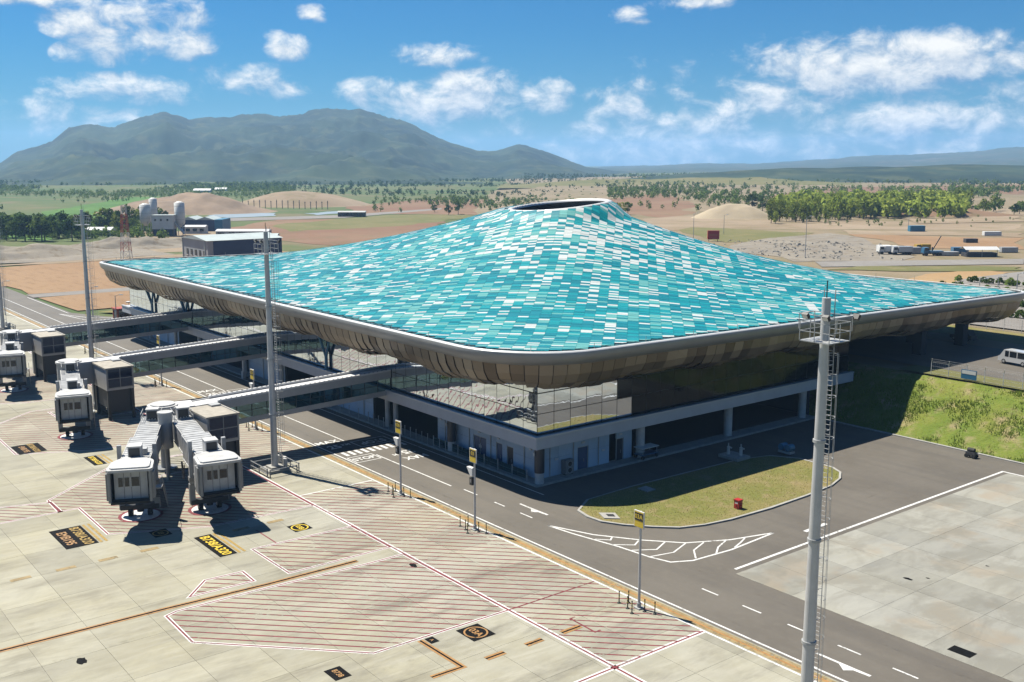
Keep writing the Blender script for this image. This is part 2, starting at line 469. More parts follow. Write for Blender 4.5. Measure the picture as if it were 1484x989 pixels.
# ------------------------------------------------------------------ mesh builder
class MB:
    def __init__(s):
        s.v = []; s.f = []; s.mi = []; s.m = 0; s.xf = None

    def add(s, vs, fs):
        o = len(s.v); s.v.extend(tuple(map(float, p)) for p in vs)
        for f in fs:
            s.f.append([o + i for i in f]); s.mi.append(s.m)
        return s

    def box(s, x0, x1, y0, y1, z0, z1, mat=None):
        vs = [(x, y, z) for z in (z0, z1) for y in (y0, y1) for x in (x0, x1)]
        if mat is not None:
            vs = [mat @ Vector(p) for p in vs]
        return s.add(vs, [(0, 2, 3, 1), (4, 5, 7, 6), (0, 1, 5, 4), (2, 6, 7, 3), (0, 4, 6, 2), (1, 3, 7, 5)])

    def cbox(s, c, d, mat=None):
        return s.box(c[0] - d[0] / 2, c[0] + d[0] / 2, c[1] - d[1] / 2, c[1] + d[1] / 2, c[2] - d[2] / 2, c[2] + d[2] / 2, mat)

    def cyl(s, p0, p1, r0, r1=None, n=12, caps=True):
        r1 = r0 if r1 is None else r1
        p0 = Vector(p0); p1 = Vector(p1); a = (p1 - p0).normalized()
        u = a.orthogonal().normalized(); v_ = a.cross(u)
        vs = []
        for p, r in ((p0, r0), (p1, r1)):
            for i in range(n):
                t = 2 * math.pi * i / n
                vs.append(p + r * (math.cos(t) * u + math.sin(t) * v_))
        fs = [(i, (i + 1) % n, n + (i + 1) % n, n + i) for i in range(n)]
        if caps:
            fs += [tuple(range(n - 1, -1, -1)), tuple(range(n, 2 * n))]
        return s.add(vs, fs)

    def bar(s, p0, p1, wd, n=4):
        return s.cyl(p0, p1, wd / 2, None, n)

    def poly(s, pts, z=0.0):
        return s.add([(p[0], p[1], z if len(p) < 3 else p[2]) for p in pts], [tuple(range(len(pts)))])

    def prism(s, pts, z0, z1):
        n = len(pts)
        vs = [(p[0], p[1], z0) for p in pts] + [(p[0], p[1], z1) for p in pts]
        fs = [(i, (i + 1) % n, n + (i + 1) % n, n + i) for i in range(n)]
        fs += [tuple(range(n - 1, -1, -1)), tuple(range(n, 2 * n))]
        return s.add(vs, fs)

    def lathe(s, prof, c=(0, 0, 0), n=20):
        vs = []; fs = []
        for r, z in prof:
            for i in range(n):
                t = 2 * math.pi * i / n
                vs.append((c[0] + r * math.cos(t), c[1] + r * math.sin(t), c[2] + z))
        for j in range(len(prof) - 1):
            for i in range(n):
                fs.append((j * n + i, j * n + (i + 1) % n, (j + 1) * n + (i + 1) % n, (j + 1) * n + i))
        return s.add(vs, fs)

    def mesh(s, name, mats, smooth=False):
        me = bpy.data.meshes.new(name)
        vs = s.v if s.xf is None else [s.xf(Vector(p)) for p in s.v]
        me.from_pydata([tuple(p) for p in vs], [], s.f); me.update()
        for m in (mats if isinstance(mats, (list, tuple)) else [mats]):
            me.materials.append(MATS[m])
        if max(s.mi, default=0) > 0:
            me.polygons.foreach_set('material_index', s.mi)
        if smooth:
            me.polygons.foreach_set('use_smooth', [True] * len(me.polygons))
        return me

    def build(s, name, mats, parent=None, smooth=False, origin=None):
        if origin is not None:
            o = Vector(origin); s.v = [tuple(Vector(p) - o) for p in s.v]
        ob = link(name, s.mesh(name, mats, smooth), parent)
        if origin is not None and parent is None:
            ob.location = origin
        return ob


def link(name, data, parent=None):
    o = bpy.data.objects.new(name, data); COL.objects.link(o)
    if parent is not None:
        o.parent = parent
    return o


def tag(o, label=None, cat=None, group=None, kind=None):
    if label: o['label'] = label
    if cat: o['category'] = cat
    if group: o['group'] = group
    if kind: o['kind'] = kind
    return o


def thing(name, loc, label, cat, group=None, rz=0.0):
    o = link(name, None); o.location = loc; o.rotation_euler = (0, 0, rz)
    o.empty_display_size = .5
    return tag(o, label, cat, group)


def structure(name, label, mb, mat, smooth=False):
    o = mb.build(name, mat, None, smooth)
    return tag(o, label, name.replace('_', ' '), None, 'structure')


def copy_tree(o, parent=None):
    c = o.copy(); COL.objects.link(c); c.parent = parent
    for ch in list(o.children):
        copy_tree(ch, c)
    return c


FONT_CACHE = {}


def text_mesh(txt, size, mat, extrude=0.0):
    key = (txt, size, mat, extrude)
    if key not in FONT_CACHE:
        cu = bpy.data.curves.new('lettering', 'FONT'); cu.body = txt; cu.size = size
        cu.align_x = 'CENTER'; cu.align_y = 'CENTER'; cu.extrude = extrude; cu.resolution_u = 3; cu.offset = size * .022
        tmp = bpy.data.objects.new('tmp_text', cu); COL.objects.link(tmp)
        dg = bpy.context.evaluated_depsgraph_get(); dg.update()
        me = bpy.data.meshes.new_from_object(tmp.evaluated_get(dg))
        COL.objects.unlink(tmp); bpy.data.objects.remove(tmp)
        me.materials.clear(); me.materials.append(MATS[mat]); me.name = 'lettering'
        FONT_CACHE[key] = me
    return FONT_CACHE[key]


def lettering(txt, size, mat, loc, parent, rot=(0, 0, 0), scale=(1, 1, 1)):
    o = link('lettering', text_mesh(txt, size, mat), parent)
    o.location = loc; o.rotation_euler = rot; o.scale = scale
    return o


def strip(mb, pts, wd, z, closed=False):
    """painted line along a polyline, mitred"""
    n = len(pts); P2 = [Vector((p[0], p[1])) for p in pts]
    L = []; Rr = []
    for i in range(n):
        a = P2[(i - 1) % n] if (closed or i > 0) else None
        b = P2[(i + 1) % n] if (closed or i < n - 1) else None
        d1 = (P2[i] - a).normalized() if a is not None else (b - P2[i]).normalized()
        d2 = (b - P2[i]).normalized() if b is not None else d1
        n1 = Vector((-d1.y, d1.x)); n2 = Vector((-d2.y, d2.x)); m = (n1 + n2)
        m = m.normalized() if m.length > 1e-6 else n1
        k = wd / 2 / max(.35, m.dot(n1))
        L.append(P2[i] + m * k); Rr.append(P2[i] - m * k)
    o = len(mb.v)
    for a, b in zip(L, Rr):
        mb.v.append((a.x, a.y, z)); mb.v.append((b.x, b.y, z))
    for i in range(n if closed else n - 1):
        j = (i + 1) % n
        mb.f.append([o + 2 * i, o + 2 * i + 1, o + 2 * j + 1, o + 2 * j]); mb.mi.append(mb.m)


def inside(p, poly):
    c = False; x, y = p; n = len(poly)
    for i in range(n):
        x1, y1 = poly[i][:2]; x2, y2 = poly[(i + 1) % n][:2]
        if (y1 > y) != (y2 > y) and x < (x2 - x1) * (y - y1) / (y2 - y1) + x1:
            c = not c
    return c


def in_view(x, y, z=0.0, margin=60):
    """whether a world point falls inside the photograph's frame (decides what is worth building)"""
    th = R_(YAW); pt = R_(9.7546)
    fx, fy = -math.sin(th), math.cos(th)
    d = x * fx + y * fy; r = x * math.cos(th) + y * math.sin(th); u = z - 36
    dep = d * math.cos(pt) - u * math.sin(pt); up = u * math.cos(pt) + d * math.sin(pt)
    if dep < 3:
        return None
    px = 742 + 1509.5 * r / dep; py = 494.5 - 1509.5 * up / dep
    if -margin < px < 1484 + margin and -margin < py < 989 + margin:
        return dep
    return None

# ================================================================== THE SETTING
def fbm(x, y, o=4):
    return mnoise.fractal(Vector((x, y, 3.7)), 1.0, 2.0, o)


# ---- terrain sheet to the horizon
mb = MB()
radii = [0, 200, 400, 700, 1100, 1600, 2300, 3300, 4700, 6800, 9500]
NA = 72
for r in radii:
    for i in range(NA):
        t = 2 * math.pi * i / NA
        z = -0.12 if r < 1200 else -0.12 + 6 * fbm(r * math.cos(t) * .002, r * math.sin(t) * .002)
        mb.v.append((-50 + r * math.cos(t), 50 + r * math.sin(t), z))
for j in range(len(radii) - 1):
    for i in range(NA):
        a, b = j * NA + i, j * NA + (i + 1) % NA
        mb.f.append([a, b, b + NA, a + NA]); mb.mi.append(0)
structure('ground', 'wide brown and green land stretching to the hills', mb, 'terrain', True)

# ---- raised plateau behind the terminal, with its grassy bank
mb = MB()
top = [(-232, 136), (600, 136), (600, 3000), (-1500, 3000), (-1500, 1550), (-560, 560), (-232, 230)]
mb.poly(top, 6.0)
out = [(-252, 124), (620, 124), (640, 3100), (-1900, 3100), (-1900, 1480), (-660, 480), (-252, 215)]
n = len(top)
for i in range(1, n):
    j = (i + 1) % n
    mb.add([(*out[i], -.15), (*out[j], -.15), (*top[j], 6.0), (*top[i], 6.0)], [(0, 1, 2, 3)])
plateau = structure('plateau', 'raised earth platform level with the upper floor behind the terminal', mb, 'plateau_soil')

# bank face towards the apron, uneven
mb = MB(); NX, NY = 90, 14
for j in range(NY + 1):
    for i in range(NX + 1):
        x = -104 + 110 * i / NX; s = j / NY
        y = 124.0 + 12.6 * s
        z = 6.06 * (s * s * (3 - 2 * s)) ** .8 + (.22 * fbm(x * .35, y * .35) + .1 * fbm(x, y)) * (1 if 0 < j < NY else 0)
        mb.v.append((x + .4 * fbm(x * .2, y * .2 + 9), y, z + .01))
for j in range(NY):
    for i in range(NX):
        a = j * (NX + 1) + i
        mb.f.append([a, a + 1, a + NX + 2, a + NX + 1]); mb.mi.append(0)
structure('grass_bank', 'steep grassy earth bank rising from the service road', mb, 'bank_grass', True)
mb = MB(); mb.add([(-252, 124, -.15), (-104, 124, -.15), (-104, 136, 6), (-252, 136, 6)], [(0, 1, 2, 3)])
mb.add([(6, 124, -.15), (620, 124, -.15), (600, 136, 6), (6, 136, 6)], [(0, 1, 2, 3)])
structure('bank', 'bare continuation of the earth bank along the plateau', mb, 'dry_grass')

# grass blades on the bank (nobody could count them)
def blades(name, label, mat, spots, h0, h1, wd):
    vs = []; fs = []
    for (x, y, z) in spots:
        a = rnd.uniform(0, math.pi); h = rnd.uniform(h0, h1); dx, dy = math.cos(a) * wd, math.sin(a) * wd
        lx, ly = rnd.uniform(-.4, .4) * h, rnd.uniform(-.4, .4) * h
        o = len(vs)
        vs += [(x - dx, y - dy, z), (x + dx, y + dy, z), (x + lx, y + ly, z + h)]
        fs.append((o, o + 1, o + 2))
    me = bpy.data.meshes.new(name); me.from_pydata(vs, [], fs); me.materials.append(MATS[mat])
    o = link(name, me)
    return tag(o, label, 'grass', None, 'stuff')


def bank_pt(x, s):
    return (x, 124.0 + 12.6 * s, 6.06 * (s * s * (3 - 2 * s)) ** .8 - .1)


sp_g, sp_d = [], []
for i in range(26000):
    x = rnd.uniform(-100, -50); s = rnd.random(); q = bank_pt(x, s)
    if fbm(x * .16, s * 3.0) + .25 * rnd.random() > .04 + (.3 if s > .75 else 0):
        sp_g.append(q)
    elif rnd.random() < .35:
        sp_d.append(q)
blades('bank_grass', 'tufts of bright green grass over the earth bank', 'blade_green', sp_g, .15, .55, .07)
blades('bank_straw', 'dry straw patches among the green grass of the bank', 'blade_dry', sp_d, .1, .35, .05)

# ---- asphalt
ROAD = [(-335, 60.25), (70, 60.25), (70, 124.2), (-232, 124.2), (-232, 71), (-262, 71), (-335, 71)]
mb = MB(); mb.poly(ROAD, 0.0)
mb.poly([(-262, 71), (-246, 71), (-238, 76), (-232, 84), (-232, 200), (-244, 200), (-244, 84), (-250, 76)], .004)
road = structure('service_road', 'dark asphalt service road between the apron and the terminal', mb, 'asphalt')

# ---- concrete aprons made of slabs
PITX, PITY, GAP = 6.0, 4.55, .022


def slabs(base, x0, x1, y0, y1, ztop, thick, ox, oy, name, limit=300):
    cells = []
    i0 = math.floor((x0 - ox) / PITX); j0 = math.floor((y0 - oy) / PITY)
    for i in range(i0, int((x1 - ox) / PITX) + 2):
        for j in range(j0, int((y1 - oy) / PITY) + 2):
            a, b = max(x0, ox + i * PITX), min(x1, ox + (i + 1) * PITX)
            c, d = max(y0, oy + j * PITY), min(y1, oy + (j + 1) * PITY)
            if b - a < .3 or d - c < .3:
                continue
            dep = min([q for q in (in_view(px, py) for px in (a, (a + b) / 2, b) for py in (c, d)) if q] or [9e9])
            cells.append((dep, a, b, c, d))
    cells.sort()
    rest = MB(); shared = {}
    for k, (dep, a, b, c, d) in enumerate(cells):
        if k < limit and dep < 9e8:
            key = (round(b - a, 2), round(d - c, 2))
            if key not in shared:
                q = MB(); q.box(-(b - a) / 2 + GAP / 2, (b - a) / 2 - GAP / 2, -(d - c) / 2 + GAP / 2, (d - c) / 2 - GAP / 2, -thick, 0)
                shared[key] = q.mesh('slab', 'apron_concrete')
            o = link('slab', shared[key], base)
            o.location = ((a + b) / 2, (c + d) / 2, ztop + rnd.uniform(-.002, .001))
        else:
            rest.box(a + GAP / 2, b - GAP / 2, c + GAP / 2, d - GAP / 2, ztop - thick, ztop)
    if rest.v:
        o = rest.build('slab_field', 'apron_concrete', base); o['kind'] = 'stuff'


mb = MB(); mb.poly([(-330, -60), (40, -60), (40, 60.25), (-330, 60.25)], -.045)
apron = structure('apron', 'broad pale concrete aircraft apron with painted stand markings', mb, 'slope_concrete')
slabs(apron, -330, 40, -40, 60.25, 0.0, .03, -100.3, 3.2, 'slab')
mb = MB(); mb.poly([(-56.4, 69.75), (40, 69.75), (40, 118.6), (-56.4, 118.6)], .008)
apron2 = structure('apron_extension', 'grey concrete apron with rusty stains inside the road bend', mb, 'slope_concrete')
slabs(apron2, -56.4, 40, 69.75, 118.6, .03, .02, -56.4, 69.75, 'slab')

# ---- markings on the apron
Z1 = .006
ap = apron


def line(pts, wd, mat='red_paint', z=Z1, parent=ap, name='painted_line', closed=False):
    m = MB(); strip(m, pts, wd, z, closed)
    return m.build(name, mat, parent)


def hatch(poly, spacing=.93, wd=.17, mat='red_paint', z=Z1, parent=ap):
    """45 degree stripes clipped to a convex-ish polygon"""
    m = MB(); d = Vector((1, 1)).normalized(); nrm = Vector((-1, 1)).normalized()
    vals = [Vector(p[:2]).dot(nrm) for p in poly]
    k = math.floor(min(vals) / spacing)
    while k * spacing < max(vals):
        c = k * spacing; k += 1; ts = []
        for i in range(len(poly)):
            a = Vector(poly[i][:2]); b = Vector(poly[(i + 1) % len(poly)][:2])
            da, db = a.dot(nrm) - c, b.dot(nrm) - c
            if (da > 0) != (db > 0):
                ts.append((a + (b - a) * (da / (da - db))).dot(d))
        ts.sort()
        for t0, t1 in zip(ts[::2], ts[1::2]):
            if t1 - t0 > .3:
                p0 = nrm * c + d * (t0 + .1); p1 = nrm * c + d * (t1 - .1)
                strip(m, [p0, p1], wd, z)
    return m.build('hatching', mat, parent)


def outline(poly, closed=True, wd=.16):
    line(poly, wd, 'red_paint', Z1 + .003, closed=closed)
    line(poly, wd + .20, 'white_paint', Z1 + .0015, closed=closed)


ZA = [(-79.1, 27.0), (-73.3, 26.9), (-63.2, 36.8), (-62.95, 49.3), (-78.7, 49.2), (-78.7, 45.5), (-79.3, 35.8), (-79.5, 28.0)]
ZB = [(-81.6, 29.9), (-84.2, 32.3), (-84.0, 35.7), (-81.4, 35.6)]
ZC = [(-88.6, 38.7), (-81.1, 38.8), (-81.0, 49.2), (-88.3, 49.2)]
ZD = [(-100.3, 49.5), (-50.5, 49.5), (-50.5, 58.8), (-100.3, 58.8)]
ZE = [(-124.2, 36.7), (-115.6, 27.5), (-111.0, 27.4), (-111.0, 29.4), (-101.1, 29.3), (-97.0, 38.0), (-96.5, 49.2), (-124, 49.2)]
ZF = [(-119.0, 15.0), (-114.8, 27.6), (-111.0, 27.6), (-111.0, 15.0)]
for z_ in (ZA, ZB, ZC, ZE, ZF):
    hatch(z_); outline(z_)
hatch(ZD)
line([(-50.5, 38), (-50.5, 58.8)], .16); line([(-50.5, 38), (-50.5, 58.8)], .5, 'white_paint', Z1 + -.002)
line([(-62.95, 49.4), (-62.95, 58.8)], .16, z=Z1 + .003)
line([(-100.3, 49.4), (-100.3, 58.7)], .22, 'white_paint', Z1 + .002)
line([(-240, 49.33), (-30, 49.33)], .18, z=Z1 + .0065); line([(-240, 49.33), (-30, 49.33)], .55, 'white_paint', Z1 - .002)
for dx in (-36.0, -69.6):     # the same stand layout at the next two gates
    for z_ in (ZC, ZE):
        q = [(x + dx, y) for x, y in z_]; hatch(q); outline(q)
    q = [(-100.3 + dx, 49.5), (-66 + dx, 49.5), (-66 + dx, 58.8), (-100.3 + dx, 58.8)]
    if dx > -50:
        q = [(-134, 49.5), (-113.5, 49.5), (-113.5, 58.8), (-134, 58.8)]
    hatch(q)
line([(-330, 59.3), (40, 59.3)], .34, 'tan_paint'); line([(-330, 59.88), (40, 59.88)], .34, 'tan_paint')
line([(-330, 59.59), (40, 59.59)], .24, 'orange_paint', Z1 - .001)
line([(-330, 58.9), (40, 58.9)], .2, 'white_paint', Z1 + .001)
# lead-in lines, double with a dark gap
for pts in ([(-80.9, 8), (-80.8, 15), (-80.5, 27.5), (-80.0, 36.0), (-79.9, 45.0)],):
    line([(x - .22, y) for x, y in pts], .2, 'orange_paint', Z1 + .005); line([(x + .22, y) for x, y in pts], .2, 'orange_paint', Z1 + .005)
    line(pts, .26, 'black_paint', Z1 + .004)
for x, ya, yb, mt in ((-94.5, 18.9, 20.6, 0), (-94.5, 22.7, 24.4, 0), (-94.5, 26.4, 28.1, 0), (-94.5, 30.2, 31.9, 0), (-94.4, 39.3, 41.0, 0), (-94.4, 43, 44.7, 0),
                      (-57.3, 42.8, 44.5, 1), (-57.2, 46.5, 48.1, 1), (-57.1, 50.0, 51.9, 1), (-57.3, 32, 33.7, 1)):
    for o in (-.2, .2):
        line([(x + o, ya), (x + o, yb)], .22, 'orange_paint' if mt else 'tan_paint', Z1 + .008)
    line([(x, ya), (x, yb)], .24, 'black_paint' if mt else 'tan_paint', Z1 + .007)
for o in (0, .35):
    line([(-62.8, 40.8 - o), (-57.2 - o, 40.9 - o), (-57.3 - o, 38.1)], .18, 'orange_paint', Z1 + .003)
line([(-62.8, 40.62), (-57.4, 40.72), (-57.5, 38.1)], .2, 'black_paint', Z1 + .002)
line([(-58.6, 52.7), (-58.6, 52.2), (-55.6, 52.1), (-55.6, 52.7)], .16, 'red_paint', Z1 + .004)
line([(-88.7, 41.2), (-93.2, 41.2)], .14, 'red_paint', Z1 + .004)


def board(x0, x1, y0, y1, lines_, size, circle=False, col='orange_paint', stripes=False, dark='black_paint'):
    m = MB(); m.poly([(x0, y0), (x1, y0), (x1, y1), (x0, y1)], Z1 + .009)
    b = m.build('painted_board', dark, ap)
    cx, cy = (x0 + x1) / 2, (y0 + y1) / 2
    for i, t in enumerate(lines_):
        yy = cy + ((len(lines_) - 1) / 2 - i) * size * 1.12
        lettering(t, size, col if i else ('yellow_paint' if len(lines_) > 1 else col), (cx, yy, Z1 + .013), b)
    if circle:
        r = min(x1 - x0, y1 - y0) * .42
        q = [(cx + r * 1.05 * math.cos(t * math.pi / 16), cy + r * math.sin(t * math.pi / 16)) for t in range(32)]
        line(q, .14, col, Z1 + .013, parent=b, name='painted_ring', closed=True)
    if stripes:
        for k in (.25, .75):
            line([(x0, y1 + k), (x1, y1 + k)], .24, 'yellow_paint', Z1 + .009, parent=b)


board(-105.4, -99.3, 24.9, 27.9, ["B738/A320", "EMB195"], 1.25, stripes=True)
board(-94.9, -88.5, 35.5, 37.2, ["B738/A320"], 1.3, stripes=True, col='sign_yellow')
board(-92.2, -90.2, 44.0, 45.9, ["03B"], .75, True, col='sign_yellow')
board(-99.2, -97.2, 32.6, 34.3, ["03"], .75, True, col='yellow_paint')
board(-62.5, -60.1, 43.75, 45.85, ["03A"], .85, True)
board(-62.8, -61.8, 41.0, 41.75, ["A"], .4)
board(-63.0, -61.2, 32.5, 33.8, ["B738"], .6)
board(-141.3, -136.6, 29.6, 32.9, ["B738/A320", "EMB195"], 1.0, stripes=False)
board(-130.5, -126, 35.5, 37.0, ["B738/A320"], .9, stripes=True, col='sign_yellow')
# oil spots, drain covers
for (x, y, r, par, z) in ((-75.4, 19.4, .5, ap, Z1), (-75.7, 48.4, .45, ap, Z1 + .015), (-36.2, 71.3, .8, apron2, .036), (-46.3, 80.7, .35, apron2, .036), (-45.3, 82.2, .18, apron2, .036), (-43.5, 89, .16, apron2, .036)):
    m = MB(); q = []
    for k in range(14):
        a = k * math.pi / 7; rr = r * rnd.uniform(.6, 1.1)
        q.append((x + rr * 1.3 * math.cos(a), y + rr * .8 * math.sin(a)))
    if r == .8:
        q = [(x - .9, y - .55), (x + .9, y - .55), (x + .9, y + .55), (x - .9, y + .55)]
    m.poly(q, z); m.build('drain_cover' if r == .8 else 'oil_spot', 'black_paint', par)

# ---- markings on the road
ZR = .006
rd = road


def rline(pts, wd, closed=False, name='painted_line'):
    return line(pts, wd, 'white_paint', ZR, rd, name, closed)


rline([(-330, 60.62), (45, 60.62)], .2)
rline([(-222, 70.75), (-84, 70.75)], .14)
rline([(-57.15, 70.6), (-57.15, 118.9), (-30, 119.3)], .3)
rline([(-117.2, 64.65), (-150, 64.65)], .18); rline([(-109.2, 64.6), (-92.9, 64.6)], .18)
rline([(-190, 64.65), (-156, 64.65)], .18); rline([(-310, 64.65), (-196, 64.65)], .18)
for a, b in ((-91, -88.5), (-85.4, -83.6), (-81, -79), (-56.1, -54.3), (-51.7, -49.8), (-47.2, -45.6), (-42.6, -40.6), (-38, -36), (-33.5, -31.5)):
    rline([(a, 65.0), (b, 65.0)], .17, name='lane_dash')
rline([(-59.3, 87.2), (-59.2, 83.6)], .45, name='lane_dash')


def arrow(x, y, L, flip=1):
    m = MB(); s = flip
    m.poly([(x, y - .12), (x + s * L * .5, y - .12), (x + s * L * .5, y + .12), (x, y + .12)][::1 if s > 0 else -1], ZR)
    m.poly([(x + s * L * .45, y - .15), (x + s * L * .62, y - .75), (x + s * L * .72, y - .2), (x + s * L, y - .12), (x + s * L, y + .15), (x + s * L * .45, y + .12)][::s], ZR + .001)
    m.build('painted_arrow', 'white_paint', rd)


arrow(-83.3, 66.8, 4.6); arrow(-42.8, 62.65, 4.5)
# turning gore with chevrons
g1 = [(-76.3, 64.8), (-73, 65.2), (-67.6, 66.3), (-64, 66.7), (-61.9, 67.3), (-60.9, 69.2), (-60.5, 74.1), (-60.9, 80.9)]
g2 = [(-76.3, 64.8), (-71.5, 66.6), (-67.6, 69.2), (-64.4, 72.0), (-62.3, 76.0), (-60.9, 80.9)]
rline(g1, .22); rline(g2, .22)
for a, b, c in (((-70.5, 65.9), (-69.4, 66.9), (-69.9, 67.6)), ((-68.4, 66.2), (-67.0, 67.8), (-67.6, 68.9)), ((-66.2, 66.6), (-64.9, 68.6), (-65.8, 70.7)),
                ((-64.0, 66.8), (-63.4, 69.3), (-64.3, 71.9)), ((-61.1, 69.8), (-62.6, 71.2), (-63.4, 73.5)), ((-60.8, 72.3), (-61.7, 73.6), (-62.4, 75.5)), ((-60.7, 74.8), (-61.2, 76.3), (-61.7, 77.5))):
    rline([a, b, c], .16, name='chevron')


def stop_set(dx):
    """a zebra crossing with its STOP boxes and speed legends"""
    for k in range(10):
        y = 61.4 + k * .93
        m = MB(); m.poly([(-112.6 + dx, y), (-110.8 + dx, y), (-110.8 + dx, y + .46), (-112.6 + dx, y + .46)], ZR); m.build('zebra_bar', 'white_paint', rd)
    rline([(-110.0 + dx, 60.95), (-107.5 + dx, 60.95), (-107.5 + dx, 64.3), (-110.0 + dx, 64.3)], .14, True)
    rline([(-116.4 + dx, 65.0), (-113.5 + dx, 65.0), (-113.5 + dx, 69.9), (-116.4 + dx, 69.9)], .14, True)
    for txt, sz, x, y, up in (("STOP", 1.25, -108.7, 62.6, 1), ("STOP", 1.5, -114.9, 67.5, -1), ("MAX", 1.5, -118.0, 62.5, 1), ("25", 1.75, -115.4, 62.2, 1), ("KM", .85, -115.7, 63.95, 1),
                              ("MAX", 1.5, -105.4, 68.0, -1), ("25", 1.75, -108.0, 68.4, -1), ("KM", .85, -107.7, 66.7, -1)):
        lettering(txt, sz, 'white_paint', (x + dx, y, ZR), rd, (0, 0, R_(90 * up)), (1, 1.25, 1))


stop_set(0); stop_set(-39.5); stop_set(-76.0)
# junction at the far end
rline([(-262, 68), (-246, 70.5), (-240, 75), (-237, 84)], .25); rline([(-262, 68), (-252, 71.5), (-246, 78)], .25)
rline([(-300, 70.2), (-262, 70.2)], .2)

for k, (r0, r1) in enumerate(((7.5, .28), (9.2, .28), (10.6, .22), (12.0, .22))):
    arc = [(-62.0 - 16 + (r0 + 8) * math.cos(t * .1), 79 + (r0 + 6) * math.sin(t * .1)) for t in range(-15, 1)]
    line([(x, max(61.3, y)) for x, y in arc] + [(-62.5 + r0 - 8, 90 + k), (-62.5 + r0 - 8.4, 108 + 2 * k)], r1, 'tyre_mark', ZR - .003, rd, 'tyre_mark')
for y in (62.0, 67.9):
    line([(-200, y), (-120, y + .15), (-90, y), (-60, y - .1), (20, y)], .34, 'tyre_mark', ZR - .0035, rd, 'tyre_mark')
for x, y0, y1 in ((-84.5, 5, 44), (-76.8, 5, 44), (-98.0, 4, 30), (-60.5, 12, 40), (-53.8, 12, 40)):
    line([(x, y0), (x + .3, (y0 + y1) / 2), (x - .1, y1)], .5, 'tyre_mark', Z1 - .003, ap, 'tyre_mark')
# ---- grass island inside the bend, with kerb
ISL = [(-77.6, 69.9), (-75.6, 69.4), (-73.6, 69.5), (-71.5, 70.6), (-69.3, 72.4), (-67.4, 74.4), (-66.4, 77), (-65.8, 80.4), (-65.5, 86.5), (-65.7, 92.9), (-66.2, 98.2),
       (-67.2, 101.3), (-68.6, 103.4), (-70.4, 104.4), (-72.6, 104.4), (-75.2, 104.4), (-78.3, 102.5), (-79.5, 98), (-79.8, 90), (-80, 80), (-79.6, 73)]
m = MB(); m.poly([(p[0] * .985 - 1.1, p[1] * .985 + 1.2) for p in ISL], .145)
island = structure('grass_island', 'mown yellow green grass island with a concrete kerb', m, 'mown_grass')
m = MB(); cx, cy = -73.2, 87
strip_in = [(p[0] + (cx - p[0]) / max(1, math.dist(p, (cx, cy))) * .32, p[1] + (cy - p[1]) / max(1, math.dist(p, (cx, cy))) * .32) for p in ISL]
for i in range(len(ISL)):
    j = (i + 1) % len(ISL)
    m.add([(*ISL[i], -.05), (*ISL[j], -.05), (*ISL[j], .16), (*ISL[i], .16), (*strip_in[j], .16), (*strip_in[i], .16), (*strip_in[j], 0), (*strip_in[i], 0)],
          [(0, 1, 2, 3), (3, 2, 4, 5), (5, 4, 6, 7)])
m.build('kerb', 'concrete_kerb', island)
pts = []
for i in range(15000):
    x, y = rnd.uniform(-80, -65), rnd.uniform(69, 105)
    if inside((x, y), strip_in):
        pts.append((x, y, .13))
blades('island_grass', 'short dry grass blades on the kerbed island', 'blade_dry', pts, .05, .14, .03)
m = MB(); m.prism([(-75.5, 71.0), (-73.9, 70.3), (-72.8, 71.5), (-74.4, 72.3)], .1, .24); o = m.build('inspection_cover', 'concrete_kerb', None, origin=(-74.1, 71.3, .1))
m2 = MB(); m2.prism([(-74.7, 71.25), (-74.0, 70.95), (-73.5, 71.5), (-74.2, 71.85)], .24, .25); m2.build('grating', 'dark_metal', o, origin=(-74.1, 71.3, .1))
tag(o, 'pale concrete drain cover with dark grating at the tip of the grass island', 'drain cover')
m = MB(); m.box(-78.8, -77.3, 80, 81.3, .1, .25); o = m.build('inspection_cover', 'concrete_kerb'); tag(o, 'square concrete cover in the shaded grass beside the terminal', 'drain cover')
# kerb strip at the foot of the bank
m = MB(); m.box(-104, 6, 123.55, 123.95, -.05, .14); structure('kerb', 'pale concrete kerb along the foot of the grassy bank', m, 'concrete_kerb')

